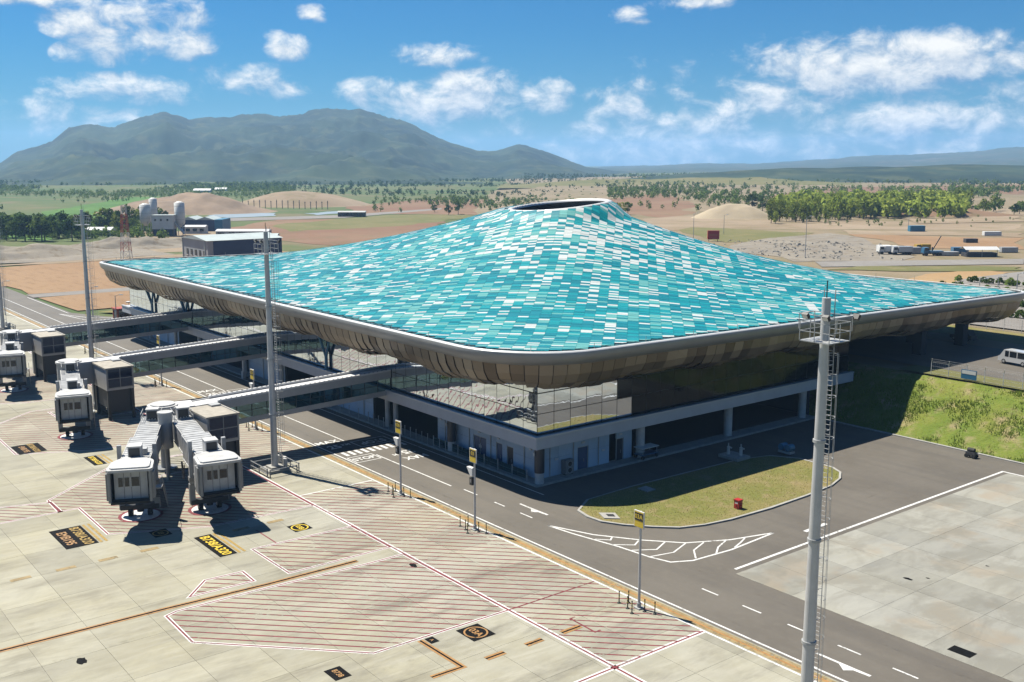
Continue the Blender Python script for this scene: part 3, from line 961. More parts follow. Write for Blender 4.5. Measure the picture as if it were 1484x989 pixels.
# ---- land beyond: fields, tracks and yards, thin sheets on the ground
LAND0 = [('rice_green', [(-699, 167), (-808, 203), (-905, 255), (-1208, 423), (-1059, 385), (-753, 240), (-662, 190)]),
         ('rice_green', [(-547, 118), (-693, 150), (-710, 178), (-612, 166), (-511, 128)]),
         ('pale_dirt', [(-454, 126), (-469, 168), (-465, 222), (-408, 195), (-418, 150), (-420, 117)]),
         ('pale_dirt', [(-513, 161), (-549, 188), (-528, 252), (-463, 218), (-477, 171)]),
         ('red_soil', [(-556, 237), (-617, 296), (-574, 351), (-595, 408), (-435, 298), (-407, 221), (-469, 217)]),
         ('dry_grass', [(-563, 269), (-619, 379), (-614, 433), (-566, 416), (-513, 332), (-502, 248)]),
         ('pond', [(-686, 278), (-715, 305), (-693, 332), (-657, 315), (-652, 278)]),
         ('pond', [(-672, 343), (-691, 387), (-666, 384), (-648, 341)]),
         ('red_soil', [(-755, 423), (-852, 552), (-786, 636), (-623, 590), (-563, 548), (-578, 431), (-648, 373)]),
         ('grey_road', [(-650, 254), (-637, 356), (-685, 470), (-665, 456), (-605, 338), (-617, 246)]),
         ('brown_field', [(-394, 40), (-394, 190), (-306, 190), (-306, 72), (-330, 72), (-330, 40)]),
         ('brown_field', [(-296, 72), (-296, 170), (-264, 170), (-264, 73)]),
         ('grey_road', [(-305, 71), (-305, 200), (-297, 200), (-297, 71)]),
         ('pale_dirt', [(-402, 20), (-402, 190), (-394.5, 190), (-394.5, 20)]),
         ('mown_grass', [(-247, 82), (-247, 120), (-258, 120), (-258, 76)]),
         ('grey_dirt', [(-470, 60), (-470, 125), (-440, 150), (-403, 150), (-403, 40)])]
LAND6 = [('red_soil', [(-602, 549), (-718, 754), (-553, 612), (-369, 409), (-444, 432)]),
         ('pale_dirt', [(-394, 399), (-408, 452), (-349, 457), (-247, 515), (-222, 463), (-304, 383), (-324, 341)]),
         ('dry_grass', [(-306, 335), (-330, 366), (-271, 379), (-252, 327), (-259, 307)]),
         ('grey_dirt', [(-249, 298), (-263, 336), (-267, 383), (-242, 370), (-194, 321), (-176, 288), (-195, 263)]),
         ('brown_field', [(-257, 383), (-201, 421), (-174, 364), (-200, 340)]),
         ('pale_dirt', [(-275, 404), (-215, 449), (-201, 421), (-257, 383)]),
         ('sand_orange', [(-146, 242), (-151, 262), (-148, 284), (-139, 283), (-133, 249), (-134, 229)]),
         ('dry_grass', [(-175, 249), (-175, 268), (-144, 301), (-139, 292), (-160, 262)]),
         ('grey_road', [(-191, 268), (-156, 327), (-148, 310), (-180, 256)]),
         ('red_soil', [(-545, 669), (-752, 1073), (-681, 1409), (-467, 968), (-632, 1026), (-476, 622)]),
         ('pale_dirt', [(-322, 525), (-337, 625), (-344, 714), (-256, 533), (-279, 474)]),
         ('grey_road', [(-130, 223), (-138, 259), (-137, 320), (-90, 320), (-117, 226)]),
         ('grey_road', [(-100, 186), (-119, 233), (-100, 290), (40, 290), (40, 186)]),
         ('mown_grass', [(-102, 171), (-102, 182), (60, 182), (60, 171)]),
         ('pale_dirt', [(-102, 164), (-102, 171), (60, 171), (60, 164)]),
         ('asphalt', [(-102, 141), (-102, 164), (60, 164), (60, 141)]),
         ('dry_grass', [(-82, 136.2), (-82, 141), (60, 141), (60, 136.2)])]
NM = {'rice_green': 'rice_field', 'pale_dirt': 'dirt_yard', 'red_soil': 'bare_field', 'dry_grass': 'dry_meadow', 'pond': 'pond', 'grey_road': 'dirt_road',
      'brown_field': 'ploughed_field', 'mown_grass': 'grass_strip', 'grey_dirt': 'rubble_ground', 'sand_orange': 'sand_patch', 'asphalt': 'forecourt'}


def wavy(poly, amp):
    """field outlines with uneven edges"""
    out = []
    for i in range(len(poly)):
        a = Vector(poly[i]); b = Vector(poly[(i + 1) % len(poly)]); n_ = max(2, int((b - a).length / 14)); d = (b - a); nr = Vector((-d.y, d.x)).normalized()
        for k in range(n_):
            p = a + d * (k / n_); out.append(tuple(p + nr * (amp * fbm(p.x * .03, p.y * .03) if k else 0)))
    return out


for lst, zb in ((LAND0, -.09), (LAND6, 6.03)):
    for i, (mt, poly) in enumerate(lst):
        m = MB(); far = math.hypot(*poly[0])
        amp = 0 if mt in ('asphalt', 'mown_grass', 'grey_road') or far < 300 and mt != 'grey_dirt' else 7
        m.poly(wavy(poly, amp) if amp else poly, zb + .02 * i + (.1 if mt == 'mown_grass' and zb < 0 else 0))
        o = m.build(NM[mt], mt)
        tag(o, NM[mt].replace('_', ' ') + ' on the open land beyond the terminal', NM[mt].replace('_', ' '), None, 'structure')


def mound(name, label, cx, cy, rx, ry, rot, h, z0, mat, rough=.12, n_=40):
    m = MB()
    for j in range(n_ + 1):
        for i in range(n_ + 1):
            u, v = 2 * i / n_ - 1, 2 * j / n_ - 1
            rr = math.hypot(u, v); z = h * max(0, 1 - rr ** 2) ** 1.2 * (1 + rough * 3 * fbm(u * 2 + cx, v * 2 + cy))
            x, y = u * rx, v * ry
            m.v.append((x * math.cos(rot) - y * math.sin(rot), x * math.sin(rot) + y * math.cos(rot), z - .3))
    for j in range(n_):
        for i in range(n_):
            a = j * (n_ + 1) + i
            m.f.append([a, a + 1, a + n_ + 2, a + n_ + 1]); m.mi.append(0)
    o = m.build(name, mat, None, True); o.location = (cx, cy, z0)
    return tag(o, label, 'mound', None, 'structure')


mound('earth_mound', 'brown earth mound behind the concrete plant', -752, 290, 66, 50, R_(51), 12.0, 0, 'mound_brown')
mound('earth_mound', 'pale levelled earth ridge beyond the ponds', -808, 410, 62, 45, R_(51), 11.5, 0, 'pale_dirt', .05)
mound('sand_mound', 'smooth pale sand mound in front of the bamboo grove', -372, 447, 24, 16, R_(50), 8.0, 6, 'sand', .04)
mound('earth_mound', 'reddish earth heap beside the bamboo grove', -318, 560, 50, 20, R_(50), 4, 6, 'red_soil')
mound('earth_berm', 'rough grey brown berm along the ploughed field', -440, 85, 24, 60, 0, 4.0, 0, 'grey_dirt', .4)
mound('earth_berm', 'rough brown berm under the tree belt', -452, 150, 18, 40, 0, 3.0, 0, 'grey_dirt', .4)
mound('wooded_rise', 'low wooded rise on the horizon', -950, 1700, 620, 300, R_(50), 26, 3, 'hill_forest')
mound('wooded_rise', 'long scrubby rise before the blue hills', -1000, 1150, 300, 150, R_(50), 9, 3, 'dry_grass', .3)

# ---- mountain and far hills: height fields round the horizon
RIDGE = [(-260, 232), (-120, 238), (0, 236), (20, 222), (50, 213), (75, 203), (100, 183), (130, 179), (165, 183), (205, 168), (235, 160), (275, 173), (330, 168), (350, 165), (385, 166), (410, 168),
         (440, 163), (470, 156), (520, 158), (560, 168), (600, 180), (632, 198), (660, 208), (690, 217), (720, 218), (750, 208), (770, 213), (800, 224), (850, 243), (900, 250), (980, 256)]
HILLS = [(560, 246), (700, 246), (850, 244), (900, 241), (960, 240), (1030, 236), (1090, 238), (1150, 234), (1250, 226), (1330, 224), (1400, 220), (1484, 212), (1600, 206), (1800, 212)]


def interp(tab, x):
    for (a, b), (c, d) in zip(tab, tab[1:]):
        if a <= x <= c:
            return b + (d - b) * (x - a) / (c - a)
    return tab[0][1] if x < tab[0][0] else tab[-1][1]


def range_mesh(tab, x0, x1, rfoot, rridge, rback, nx, nr, spur, seed):
    m = MB()
    for j in range(nr + 1):
        s = j / nr; r = rfoot + (rback - rfoot) * s
        for i in range(nx + 1):
            px = x0 + (x1 - x0) * i / nx
            a, e = px_dir(px, interp(tab, px))
            H = 36 + rridge * math.tan(e)
            q = (r - rfoot) / (rridge - rfoot)
            if q <= 1:
                prof = .62 * q ** 1.5 + .38 * q ** 4
            else:
                prof = 1 - 1.1 * ((q - 1) * 2) ** 2
            th = R_(YAW) - a
            x, y = -math.sin(th) * r, math.cos(th) * r
            nz = mnoise.ridged_multi_fractal(Vector((x * .0017 + seed, y * .0017, seed)), .9, 2.1, 6, 1.0, 2.0) - 1.1
            nf = fbm(x * .008, y * .008, 4)
            amp = spur * (4 * q * (1 - q) if q < 1 else 0)
            crest = 7 * fbm(x * .022 + seed, y * .022, 3) * min(1, q) + 4 * fbm(x * .07, y * .07, 2) * min(1, q)
            z = H * max(prof, -.2) + amp * H * .38 * nz + 7 * nf * min(1, q) + crest * (H / 200)
            z = z if q <= 1 else min(z, H + 4)
            m.v.append((x, y, max(-9, z - 2)))
    for j in range(nr):
        for i in range(nx):
            a = j * (nx + 1) + i
            m.f.append([a, a + nx + 1, a + nx + 2, a + 1]); m.mi.append(0)
    return m


structure('mountain', 'long forested mountain ridge with several rounded peaks', range_mesh(RIDGE, -260, 980, 1650, 3600, 4400, 300, 80, 1.0, 2.3), 'hill_forest', True)
structure('hills', 'low blue wooded hills along the horizon', range_mesh(HILLS, 560, 1800, 2600, 6200, 7600, 220, 40, .5, 7.7), 'far_hill', True)
# ================================================================== THE TERMINAL
X0, X1, Y0, Y1 = -224.6, -82.5, 66.0, 178.0        # outer edge of the roof
TORG = Vector((-87, 72, 0))
term = thing('airport_terminal', TORG, 'large low airport terminal under a peaked roof of turquoise and white tiles', 'terminal')


def tb(mb, name, mats, parent=None, smooth=False):
    """part of the terminal: world-built geometry moved into the terminal's frame"""
    mb.v = [(p[0] - TORG.x, p[1] - TORG.y, p[2] - TORG.z) for p in mb.v]
    return mb.build(name, mats, parent or term, smooth)


def ztilt(x, y):
    return -0.24 * (X1 - x) / 140 - 1.4 * (y - Y0) / 110


IN = 1.15
xa, xb, ya, yb = X0 + IN, X1 - IN, Y0 + IN, Y1 - IN
PK = (-149.35, 130.05)
OC = (-148.3, 128.4, 8.6, 8.2)         # the oculus: centre and half widths


def roof_z(x, y):
    cx, cy = PK
    dx = (x - cx) / (xb - cx) if x > cx else (cx - x) / (cx - xa)
    dy = (y - cy) / (yb - cy) if y > cy else (cy - y) / (cy - ya)
    p = 3.8
    rho = (abs(dx) ** p + abs(dy) ** p) ** (1 / p)
    t = min(1, max(0, 1 - rho))
    z = 15.75 + 16.57 * (.437 * t + .563 * t ** 2.53)
    cap, k = 30.0, .8
    if z > cap - 3:
        z = -k * math.log(math.exp(-z / k) + math.exp(-cap / k))
    z += ztilt(x, y)
    # the crown flattens to a tilted plane round the oculus
    q = min(1, max(0, (math.hypot((x - OC[0]) / OC[2], (y - OC[1]) / OC[3]) - 1.04) / .55)); q = q * q * (3 - 2 * q)
    return z * q + (27.3 + .03 * (x + 152) + .10 * (y - 120.5)) * (1 - q)


def in_oculus(x, y, g_=1.0):
    return abs((x - OC[0]) / (OC[2] * g_)) ** 2.2 + abs((y - OC[1]) / (OC[3] * g_)) ** 2.2 < 1


RC = 11.0
RCS = (11.0, 4.5, 4.5, 4.5)          # south-east, north-east, north-west, south-west corner radii


def rrect(inset, step=1.6):
    """points round the rounded rectangle with outward normals, the same count for every inset"""
    rs = [max(.3, r - inset) for r in RCS]; x0, x1, y0, y1 = X0 + inset, X1 - inset, Y0 + inset, Y1 - inset
    res = []
    se, ne, nw, sw = rs
    segs = [((x0 + sw, y0), (x1 - se, y0)), ((x1, y0 + se), (x1, y1 - ne)), ((x1 - ne, y1), (x0 + nw, y1)), ((x0, y1 - nw), (x0, y0 + sw))]
    arcs = [((x1 - se, y0 + se), -90, se, 0), ((x1 - ne, y1 - ne), 0, ne, 1), ((x0 + nw, y1 - nw), 90, nw, 2), ((x0 + sw, y0 + sw), 180, sw, 3)]
    nrm = [(0, -1), (1, 0), (0, 1), (-1, 0)]
    for k in range(4):
        (ax, ay), (bx, by) = segs[k]
        L = (X1 - X0 if k % 2 == 0 else Y1 - Y0) - RCS[k] - RCS[k - 1]
        n_ = round(L / step)
        for i in range(n_):
            res.append((ax + (bx - ax) * i / n_, ay + (by - ay) * i / n_, *nrm[k]))
        (cx, cy), a0, r, c_ = arcs[k]; n_ = max(4, round(RCS[c_] * math.pi / 2 / step))
        for i in range(n_):
            t = R_(a0 + 90 * i / n_)
            res.append((cx + r * math.cos(t), cy + r * math.sin(t), math.cos(t), math.sin(t)))
    return res


def sweep(prof, step=1.6, wave=None):
    rings = [rrect(i, step) for i, z in prof]
    m = MB(); n_ = len(rings[0])
    for (ins, z), ring in zip(prof, rings):
        for k, (x, y, nx, ny) in enumerate(ring):
            m.v.append((x, y, z + ztilt(x, y) + (wave(k / n_, ins) if wave else 0)))
    for j in range(len(prof) - 1):
        for k in range(n_):
            a, b = j * n_ + k, j * n_ + (k + 1) % n_
            m.f.append([a, b, b + n_, a + n_]); m.mi.append(0)
    return m


# ---- roof deck under the tiles
m = MB(); NX, NY = 150, 120
idx = {}
for j in range(NY + 1):
    for i in range(NX + 1):
        x, y = xa + (xb - xa) * i / NX, ya + (yb - ya) * j / NY
        idx[i, j] = len(m.v); m.v.append((x, y, roof_z(x, y) - .06))


def in_round(x, y, inset):
    x0, x1, y0, y1 = X0 + inset, X1 - inset, Y0 + inset, Y1 - inset
    if x < x0 or x > x1 or y < y0 or y > y1:
        return False
    se, ne, nw, sw = [max(.3, r - inset) for r in RCS]
    for cx, cy, r, sx, sy in ((x1 - se, y0 + se, se, 1, -1), (x1 - ne, y1 - ne, ne, 1, 1), (x0 + nw, y1 - nw, nw, -1, 1), (x0 + sw, y0 + sw, sw, -1, -1)):
        if (x - cx) * sx > 0 and (y - cy) * sy > 0 and math.hypot(x - cx, y - cy) > r:
            return False
    return True


for j in range(NY):
    for i in range(NX):
        x, y = xa + (xb - xa) * (i + .5) / NX, ya + (yb - ya) * (j + .5) / NY
        if in_oculus(x, y, 1.09) or not in_round(x, y, IN + .1):
            continue
        m.f.append([idx[i, j], idx[i + 1, j], idx[i + 1, j + 1], idx[i, j + 1]]); m.mi.append(0)
roof = tb(m, 'roof', 'deck_teal', smooth=True)

# ---- tiles on a diagonal grid
e1 = Vector((1, 1)).normalized(); e2 = Vector((-1, 1)).normalized()
TU, TV = 1.40, .68
cells = []
rng = random.Random(11)
umin, umax = -320, 320
iu = range(int(-230 / TU), int(70 / TU)); jv = range(int(90 / TV), int(300 / TV))
for i in iu:
    for j in jv:
        p = e1 * (i * TU) + e2 * (j * TV)
        if in_round(p.x, p.y, IN + .55) and not in_oculus(p.x, p.y, 1.14):
            cells.append((i, j, p.x, p.y))


def tile_kind(i, j, x, y):
    q = fbm(i * .11, j * .11, 3) * .5
    top_ = max(0, 1 - math.hypot(x + 132, y - 122) / 30)
    u = rng.random()
    pw = .13 + .40 * top_ + .14 * max(0, fbm(i * .21 + 5, j * .21, 2))
    if (i // 2 + j) % 7 == 3 and fbm(i * .3, j * .3 + 40, 2) > .35:
        pw += .3
    if u < pw:
        return 'white'
    v = rng.random() + q
    b = fbm((i // 2) * .55 + 20, (j // 2) * .55, 2)
    if b > .32 and v > .2:
        return 'deep'
    return 'pale' if v < .30 else ('teal' if v < .70 else 'deep')


def tile_depth(x, y):
    d = in_view(x, y, 16, 0)
    return d if d else 9e9


cells.sort(key=lambda c: tile_depth(c[2], c[3]))
kinds = [tile_kind(*c) for c in cells]
GAPT = .010
tile_mesh = {}
for k_ in TILE_COL:
    q = MB(); q.box(-TU / 2 + GAPT, TU / 2 - GAPT, -TV / 2 + GAPT, TV / 2 - GAPT, -.05, .05); tile_mesh[k_] = q.mesh('roof_tile', 'tile_' + k_)
NT_IND = 300
for (i, j, x, y), kd in list(zip(cells, kinds))[:NT_IND]:
    h = .4
    zx = (roof_z(x + e1.x * h, y + e1.y * h) - roof_z(x - e1.x * h, y - e1.y * h)) / (2 * h)
    zy = (roof_z(x + e2.x * h, y + e2.y * h) - roof_z(x - e2.x * h, y - e2.y * h)) / (2 * h)
    U = Vector((e1.x, e1.y, zx)).normalized(); V = Vector((e2.x, e2.y, zy)); Nn = U.cross(V).normalized(); V = Nn.cross(U)
    o = link('roof_tile', tile_mesh[kd], roof)
    o.matrix_local = Matrix(((U.x, V.x, Nn.x, x - TORG.x), (U.y, V.y, Nn.y, y - TORG.y), (U.z, V.z, Nn.z, roof_z(x, y) + rng.uniform(0, .02)), (0, 0, 0, 1)))
m = MB(); order = list(TILE_COL)
for (i, j, x, y), kd in list(zip(cells, kinds))[NT_IND:]:
    c4 = []
    lift = .05 + rng.uniform(-.015, .025)
    for a, b in ((-1, -1), (1, -1), (1, 1), (-1, 1)):
        px = x + e1.x * a * (TU / 2 - GAPT) + e2.x * b * (TV / 2 - GAPT); py = y + e1.y * a * (TU / 2 - GAPT) + e2.y * b * (TV / 2 - GAPT)
        c4.append((px, py, roof_z(px, py)))
    m.m = order.index(kd)
    m.add([(a, b, z + lift) for a, b, z in c4] + [(a, b, z - .05) for a, b, z in c4], [(0, 1, 2, 3), (4, 5, 1, 0), (5, 6, 2, 1), (6, 7, 3, 2), (7, 4, 0, 3)])
o = tb(m, 'roof_tiling', ['tile_' + k for k in order], roof); o['kind'] = 'stuff'

# ---- oculus rim and lining
m = MB(); m2 = MB(); NO = 64
ring = []
for k in range(NO):
    t = 2 * math.pi * k / NO; c, s_ = math.cos(t), math.sin(t)
    r = (abs(c) ** 2.2 + abs(s_) ** 2.2) ** (-1 / 2.2)
    ring.append((OC[0] + OC[2] * r * c, OC[1] + OC[3] * r * s_, c, s_))
prof = [(1.13, -.12), (1.12, .03), (1.07, .05), (1.035, .02), (1.02, -.4)]
for sc_, dz in prof:
    for (x, y, c, s_) in ring:
        xx, yy = OC[0] + (x - OC[0]) * sc_, OC[1] + (y - OC[1]) * sc_
        m.v.append((xx, yy, roof_z(xx, yy) + dz))
for j in range(len(prof) - 1):
    for k in range(NO):
        a, b = j * NO + k, j * NO + (k + 1) % NO
        m.f.append([a, b, b + NO, a + NO]); m.mi.append(0)
tb(m, 'oculus_rim', 'fascia_white', roof, True)
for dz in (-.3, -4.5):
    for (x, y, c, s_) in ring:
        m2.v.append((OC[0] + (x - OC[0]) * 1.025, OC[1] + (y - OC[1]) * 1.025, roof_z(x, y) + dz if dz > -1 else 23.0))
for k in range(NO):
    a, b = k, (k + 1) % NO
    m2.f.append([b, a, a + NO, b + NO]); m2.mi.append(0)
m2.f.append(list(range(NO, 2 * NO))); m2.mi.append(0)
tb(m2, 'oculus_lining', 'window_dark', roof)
# ---- eaves: gutter, white lip, smooth grey band, bronze soffit panels
tb(sweep([(1.85, 15.70), (1.8, 15.66), (.75, 15.66), (.62, 15.86)]), 'gutter', 'gutter', smooth=False)
tb(sweep([(.63, 15.7), (.60, 15.84), (.34, 15.92), (.04, 15.88), (-.04, 15.74)]), 'roof_lip', 'fascia_white', smooth=True)
tb(sweep([(-.04, 15.75), (-.08, 15.5), (-.02, 15.15), (.14, 14.8), (.36, 14.52), (.66, 14.32)]), 'fascia', 'fascia_grey', smooth=True)
# little posts of the lightning wire along the eaves
m = MB()
for k, (x, y, nx, ny) in enumerate(rrect(.45, 1.6)):
    if k % 5 == 0:
        z = 15.85 + ztilt(x, y); m = MB(); m.bar((x, y, z), (x, y, z + .7), .06); tb(m, 'lightning_rod', 'galvanised')
# rail along the gutter
m = MB(); rr = rrect(1.25, 1.6)
for k, (x, y, nx, ny) in enumerate(rr):
    z = 15.62 + ztilt(x, y); x2, y2 = rr[(k + 1) % len(rr)][:2]
    m.bar((x, y, z), (x, y, z + .3), .04, 3); m.bar((x, y, z + .3), (x2, y2, z + .3 + ztilt(x2, y2) - ztilt(x, y)), .05, 3)
tb(m, 'eaves_rail', 'dark_metal')


def bulge(s):
    return .35 * math.sin(s * 2 * math.pi / 23.0) + .22 * math.sin(s * 2 * math.pi / 9.1 + 1)


SOF = [(.66, 14.36), (.95, 13.2), (1.6, 12.15), (3.0, 11.35), (5.6, 11.25)]
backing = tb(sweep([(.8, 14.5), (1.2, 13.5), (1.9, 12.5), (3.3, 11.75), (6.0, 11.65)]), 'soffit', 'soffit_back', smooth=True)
STEP = 1.72
rings = [rrect(i, STEP) for i, z in SOF]
nper = len(rings[0])
for k in range(nper):
    kk = (k + 1) % nper
    x, y = rings[0][k][:2]
    if not (y < 72 or x > -96) or (y > 174 or x < -222):
        continue
    s_ = k * STEP
    for j in range(2 if True else 4):
        seg = [(j * 2, j * 2 + 1, j * 2 + 2)][0] if j < 2 else None
        rows = seg
        twist = .03 + .10 * (.5 + .5 * math.sin(s_ * .37 + j * 2)) ** 2
        vs = []
        for r_i, ri in enumerate(rows):
            zz = SOF[ri][1] - bulge(s_) * (ri / 4.0)
            for c_i, q in enumerate((k, kk)):
                px, py, nx, ny = rings[ri][q]
                px2, py2 = rings[ri][kk if c_i == 0 else k][:2]
                px += (px2 - px) * .03; py += (py2 - py) * .03
                off = (-1 if c_i == 0 else 1) * twist * (.35 if r_i == 0 and j == 0 else 1)
                # saw-tooth: one edge of each panel stands proud of its neighbour
                vs.append((px + nx * off * .6, py + ny * off * .6, zz + ztilt(px, py) - abs(off) * .25 + off * .2))
        q = MB(); q.add(vs, [(0, 1, 3, 2), (2, 3, 5, 4)])
        lip = [(a, b, c + .12) for a, b, c in vs]
        q.add([vs[0], vs[1], vs[5], vs[4], lip[0], lip[1], lip[5], lip[4], vs[3], lip[3], vs[2], lip[2]], [(1, 5, 9, 8), (8, 9, 6, 2), (0, 10, 11, 4), (10, 3, 7, 11), (3, 2, 6, 7)])
        c0 = Vector(vs[2]); q.v = [tuple(Vector(p) - c0) for p in q.v]
        o = q.build('soffit_panel', 'bronze_panel', backing); o.location = c0 - TORG

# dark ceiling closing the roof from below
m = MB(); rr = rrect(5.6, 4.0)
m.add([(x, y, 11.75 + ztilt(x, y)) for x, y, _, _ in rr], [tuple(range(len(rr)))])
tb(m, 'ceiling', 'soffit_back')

# ---- upper storey: curtain wall of coated glass panes
GY, GX = 71.95, -86.65
GW = 2.45; ROWS = [6.02, 8.35, 10.7, 13.1]
frame = MB()
segs = [((GX, GY), (-1, 0), 55), ((GX, GY), (0, 1), 24), ((GX, GY + 24 * GW), (-1, 0), 6), ((GX - 6 * GW, GY + 24 * GW), (0, 1), 16)]
pane_specs = []
for (ox, oy), (dx, dy), n_ in segs:
    nx, ny = (dy, -dx) if dy else (0, -1)
    if dy: nx, ny = 1, 0
    for i in range(n_ + 1):
        x, y = ox + dx * GW * i, oy + dy * GW * i
        frame.box(x - .022, x + .022, y - .022, y + .022, 5.95, 12.4)
    for z in ROWS:
        xq, yq = ox + dx * GW * n_, oy + dy * GW * n_
        frame.box(min(ox, xq) - (.02 if dy else 0), max(ox, xq) + (.02 if dy else 0), min(oy, yq) - (.02 if dx else 0), max(oy, yq) + (.02 if dx else 0), z - .018, z + .018)
    for i in range(n_):
        for k in range(3):
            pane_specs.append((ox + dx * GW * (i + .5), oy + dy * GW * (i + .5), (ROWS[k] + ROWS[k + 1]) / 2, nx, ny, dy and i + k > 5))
cw = tb(frame, 'curtain_wall', 'dark_metal')
q = MB(); q.box(-GW / 2 + .04, GW / 2 - .04, -.015, .015, -1.13, 1.13); pane_mesh = q.mesh('glass_pane', 'facade_glass'); pane_dark = q.mesh('glass_pane', 'darkened_facade_glass')
for (x, y, z, nx, ny, dk) in pane_specs:
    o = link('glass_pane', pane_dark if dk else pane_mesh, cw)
    o.location = (x - TORG.x, y - TORG.y, z)
    o.rotation_euler = (rng.gauss(0, .004), rng.gauss(0, .004), (0 if ny else math.pi / 2) + rng.gauss(0, .004))

# floor plate of the upper storey and its projecting ledge
m = MB(); m.prism([(-222, 73.3), (-88, 73.3), (-88, 124.0), (-102, 136), (-102, 172), (-222, 172)], 4.62, 5.5)
tb(m, 'floor_plate', 'ledge_white')
LED = [(-224.5, 71.15), (-85.8, 71.15), (-85.8, 131.0), (-88.2, 131.0), (-88.2, 73.4), (-224.5, 73.4)]
m = MB(); m.prism(LED, 4.55, 5.82); tb(m, 'ledge', 'ledge_white')
CAP = [(-224.5, 71.05), (-85.7, 71.05), (-85.7, 131.0), (-86.15, 131.0), (-86.15, 71.5), (-224.5, 71.5)]
m = MB(); m.prism(CAP, 5.82, 6.0); tb(m, 'ledge_cap', 'ledge_cap')
# ---- ground floor: pavement, walls, doors, openings
m = MB(); m.prism([(-226, 71.75), (-86.45, 71.75), (-86.45, 123.4), (-88, 123.4), (-104, 123.4), (-104, 90), (-226, 90)], -.05, .25)
tb(m, 'pavement', 'concrete_kerb')
WY, WX = 73.35, -88.05
wall = MB()
south = [(-88.05, -92.7, 'w'), (-92.7, -93.9, 'd2'), (-93.9, -94.8, 'w'), (-94.8, -96.0, 'd'), (-96.0, -98.0, 'w'), (-98.0, -100.6, 'dd'), (-100.6, -103.0, 'w'), (-103.0, -105.2, 'w'), (-105.2, -108.4, 'w'),
         (-108.4, -124.5, 'o'), (-124.5, -138, 'w'), (-138, -152, 'o'), (-152, -156, 'w'), (-156, -157.2, 'd'), (-157.2, -166, 'w'), (-166, -178, 'o'), (-178, -186, 'w'), (-186, -198, 'o'), (-198, -222, 'w')]
east = [(73.35, 79.3, 'w'), (79.3, 81.0, 'd'), (81.0, 84.4, 'w'), (84.4, 85.6, 'o'), (85.6, 86.8, 'd2'), (86.8, 88.2, 'w'), (88.2, 123.4, 'o')]
walls = link('ground_floor_wall', None, term)


def wall_run(runs, axis):
    for a, b, t in runs:
        lo, hi = min(a, b), max(a, b)

        def bx(mm, lo_, hi_, d0, d1, z0, z1):
            if axis == 'x':
                mm.box(lo_, hi_, WY + d0, WY + d1, z0, z1)
            else:
                mm.box(WX - d1, WX - d0, lo_, hi_, z0, z1)
        if t == 'w':
            n_ = max(1, round((hi - lo) / 2.4)); dd = (hi - lo) / n_
            for i in range(n_):
                for z0, z1 in ((.25, 2.4), (2.4, 4.55)):
                    q = MB(); bx(q, lo + i * dd + .012, lo + (i + 1) * dd - .012, 0, .2, z0 + .012, z1 - .012)
                    tb(q, 'wall_panel', 'wall_panel', walls)
            q = MB(); bx(q, lo, hi, .03, .3, .25, 4.55); tb(q, 'wall_core', 'wall_joint', walls)
        elif t in ('d', 'd2', 'dd'):
            q = MB(); bx(q, lo, hi, .0, .2, 3.0, 4.55); tb(q, 'wall_panel', 'wall_panel', walls)
            q = MB(); bx(q, lo + .05, hi - .05, .12, .2, .25, 2.97)
            door = tb(q, 'door', 'door_dark' if t == 'd2' else 'door_blue', walls)
            q = MB()
            for c0, c1, z0, z1 in ((lo, lo + .08, .25, 3.0), (hi - .08, hi, .25, 3.0), (lo + .08, hi - .08, 2.9, 3.0)) + ((((lo + hi) / 2 - .03, (lo + hi) / 2 + .03, .25, 2.9),) if t == 'dd' else ()):
                bx(q, c0, c1, .05, .14, z0, z1)
            bx(q, (lo + hi) / 2 + .15, (lo + hi) / 2 + .2, .04, .1, 1.1, 1.5)
            tb(q, 'door_frame', 'galvanised', door)
            if t == 'dd':     # white figure emblem on the wide blue door
                q = MB(); xc = (lo + hi) / 2 - .25
                q.m = 0
                for ax, az, bx_, bz, wd in ((xc, 1.6, xc + .5, 1.6, .1), (xc + .1, 1.6, xc + .1, 1.95, .09), (xc + .3, 1.6, xc + .3, 2.1, .09), (xc + .45, 1.6, xc + .45, 1.85, .09), (xc - .05, 1.8, xc + .2, 1.95, .07)):
                    q.bar((ax, WY + .09, az), (bx_, WY + .09, bz), wd)
                tb(q, 'emblem', 'sign_white', door)
        else:
            q = MB(); bx(q, lo, hi, .0, .25, 4.1, 4.55); tb(q, 'lintel', 'wall_panel', walls)


wall_run(south, 'x'); wall_run(east, 'y')
# floor of the openings, its dark colour standing for the shade inside, and their back
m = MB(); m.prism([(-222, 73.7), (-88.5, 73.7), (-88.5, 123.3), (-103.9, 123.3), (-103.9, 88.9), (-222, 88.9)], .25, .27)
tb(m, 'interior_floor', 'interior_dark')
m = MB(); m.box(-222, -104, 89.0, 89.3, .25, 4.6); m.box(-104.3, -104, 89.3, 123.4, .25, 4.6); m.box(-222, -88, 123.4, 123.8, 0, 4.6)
tb(m, 'rear_wall', 'interior_dark')
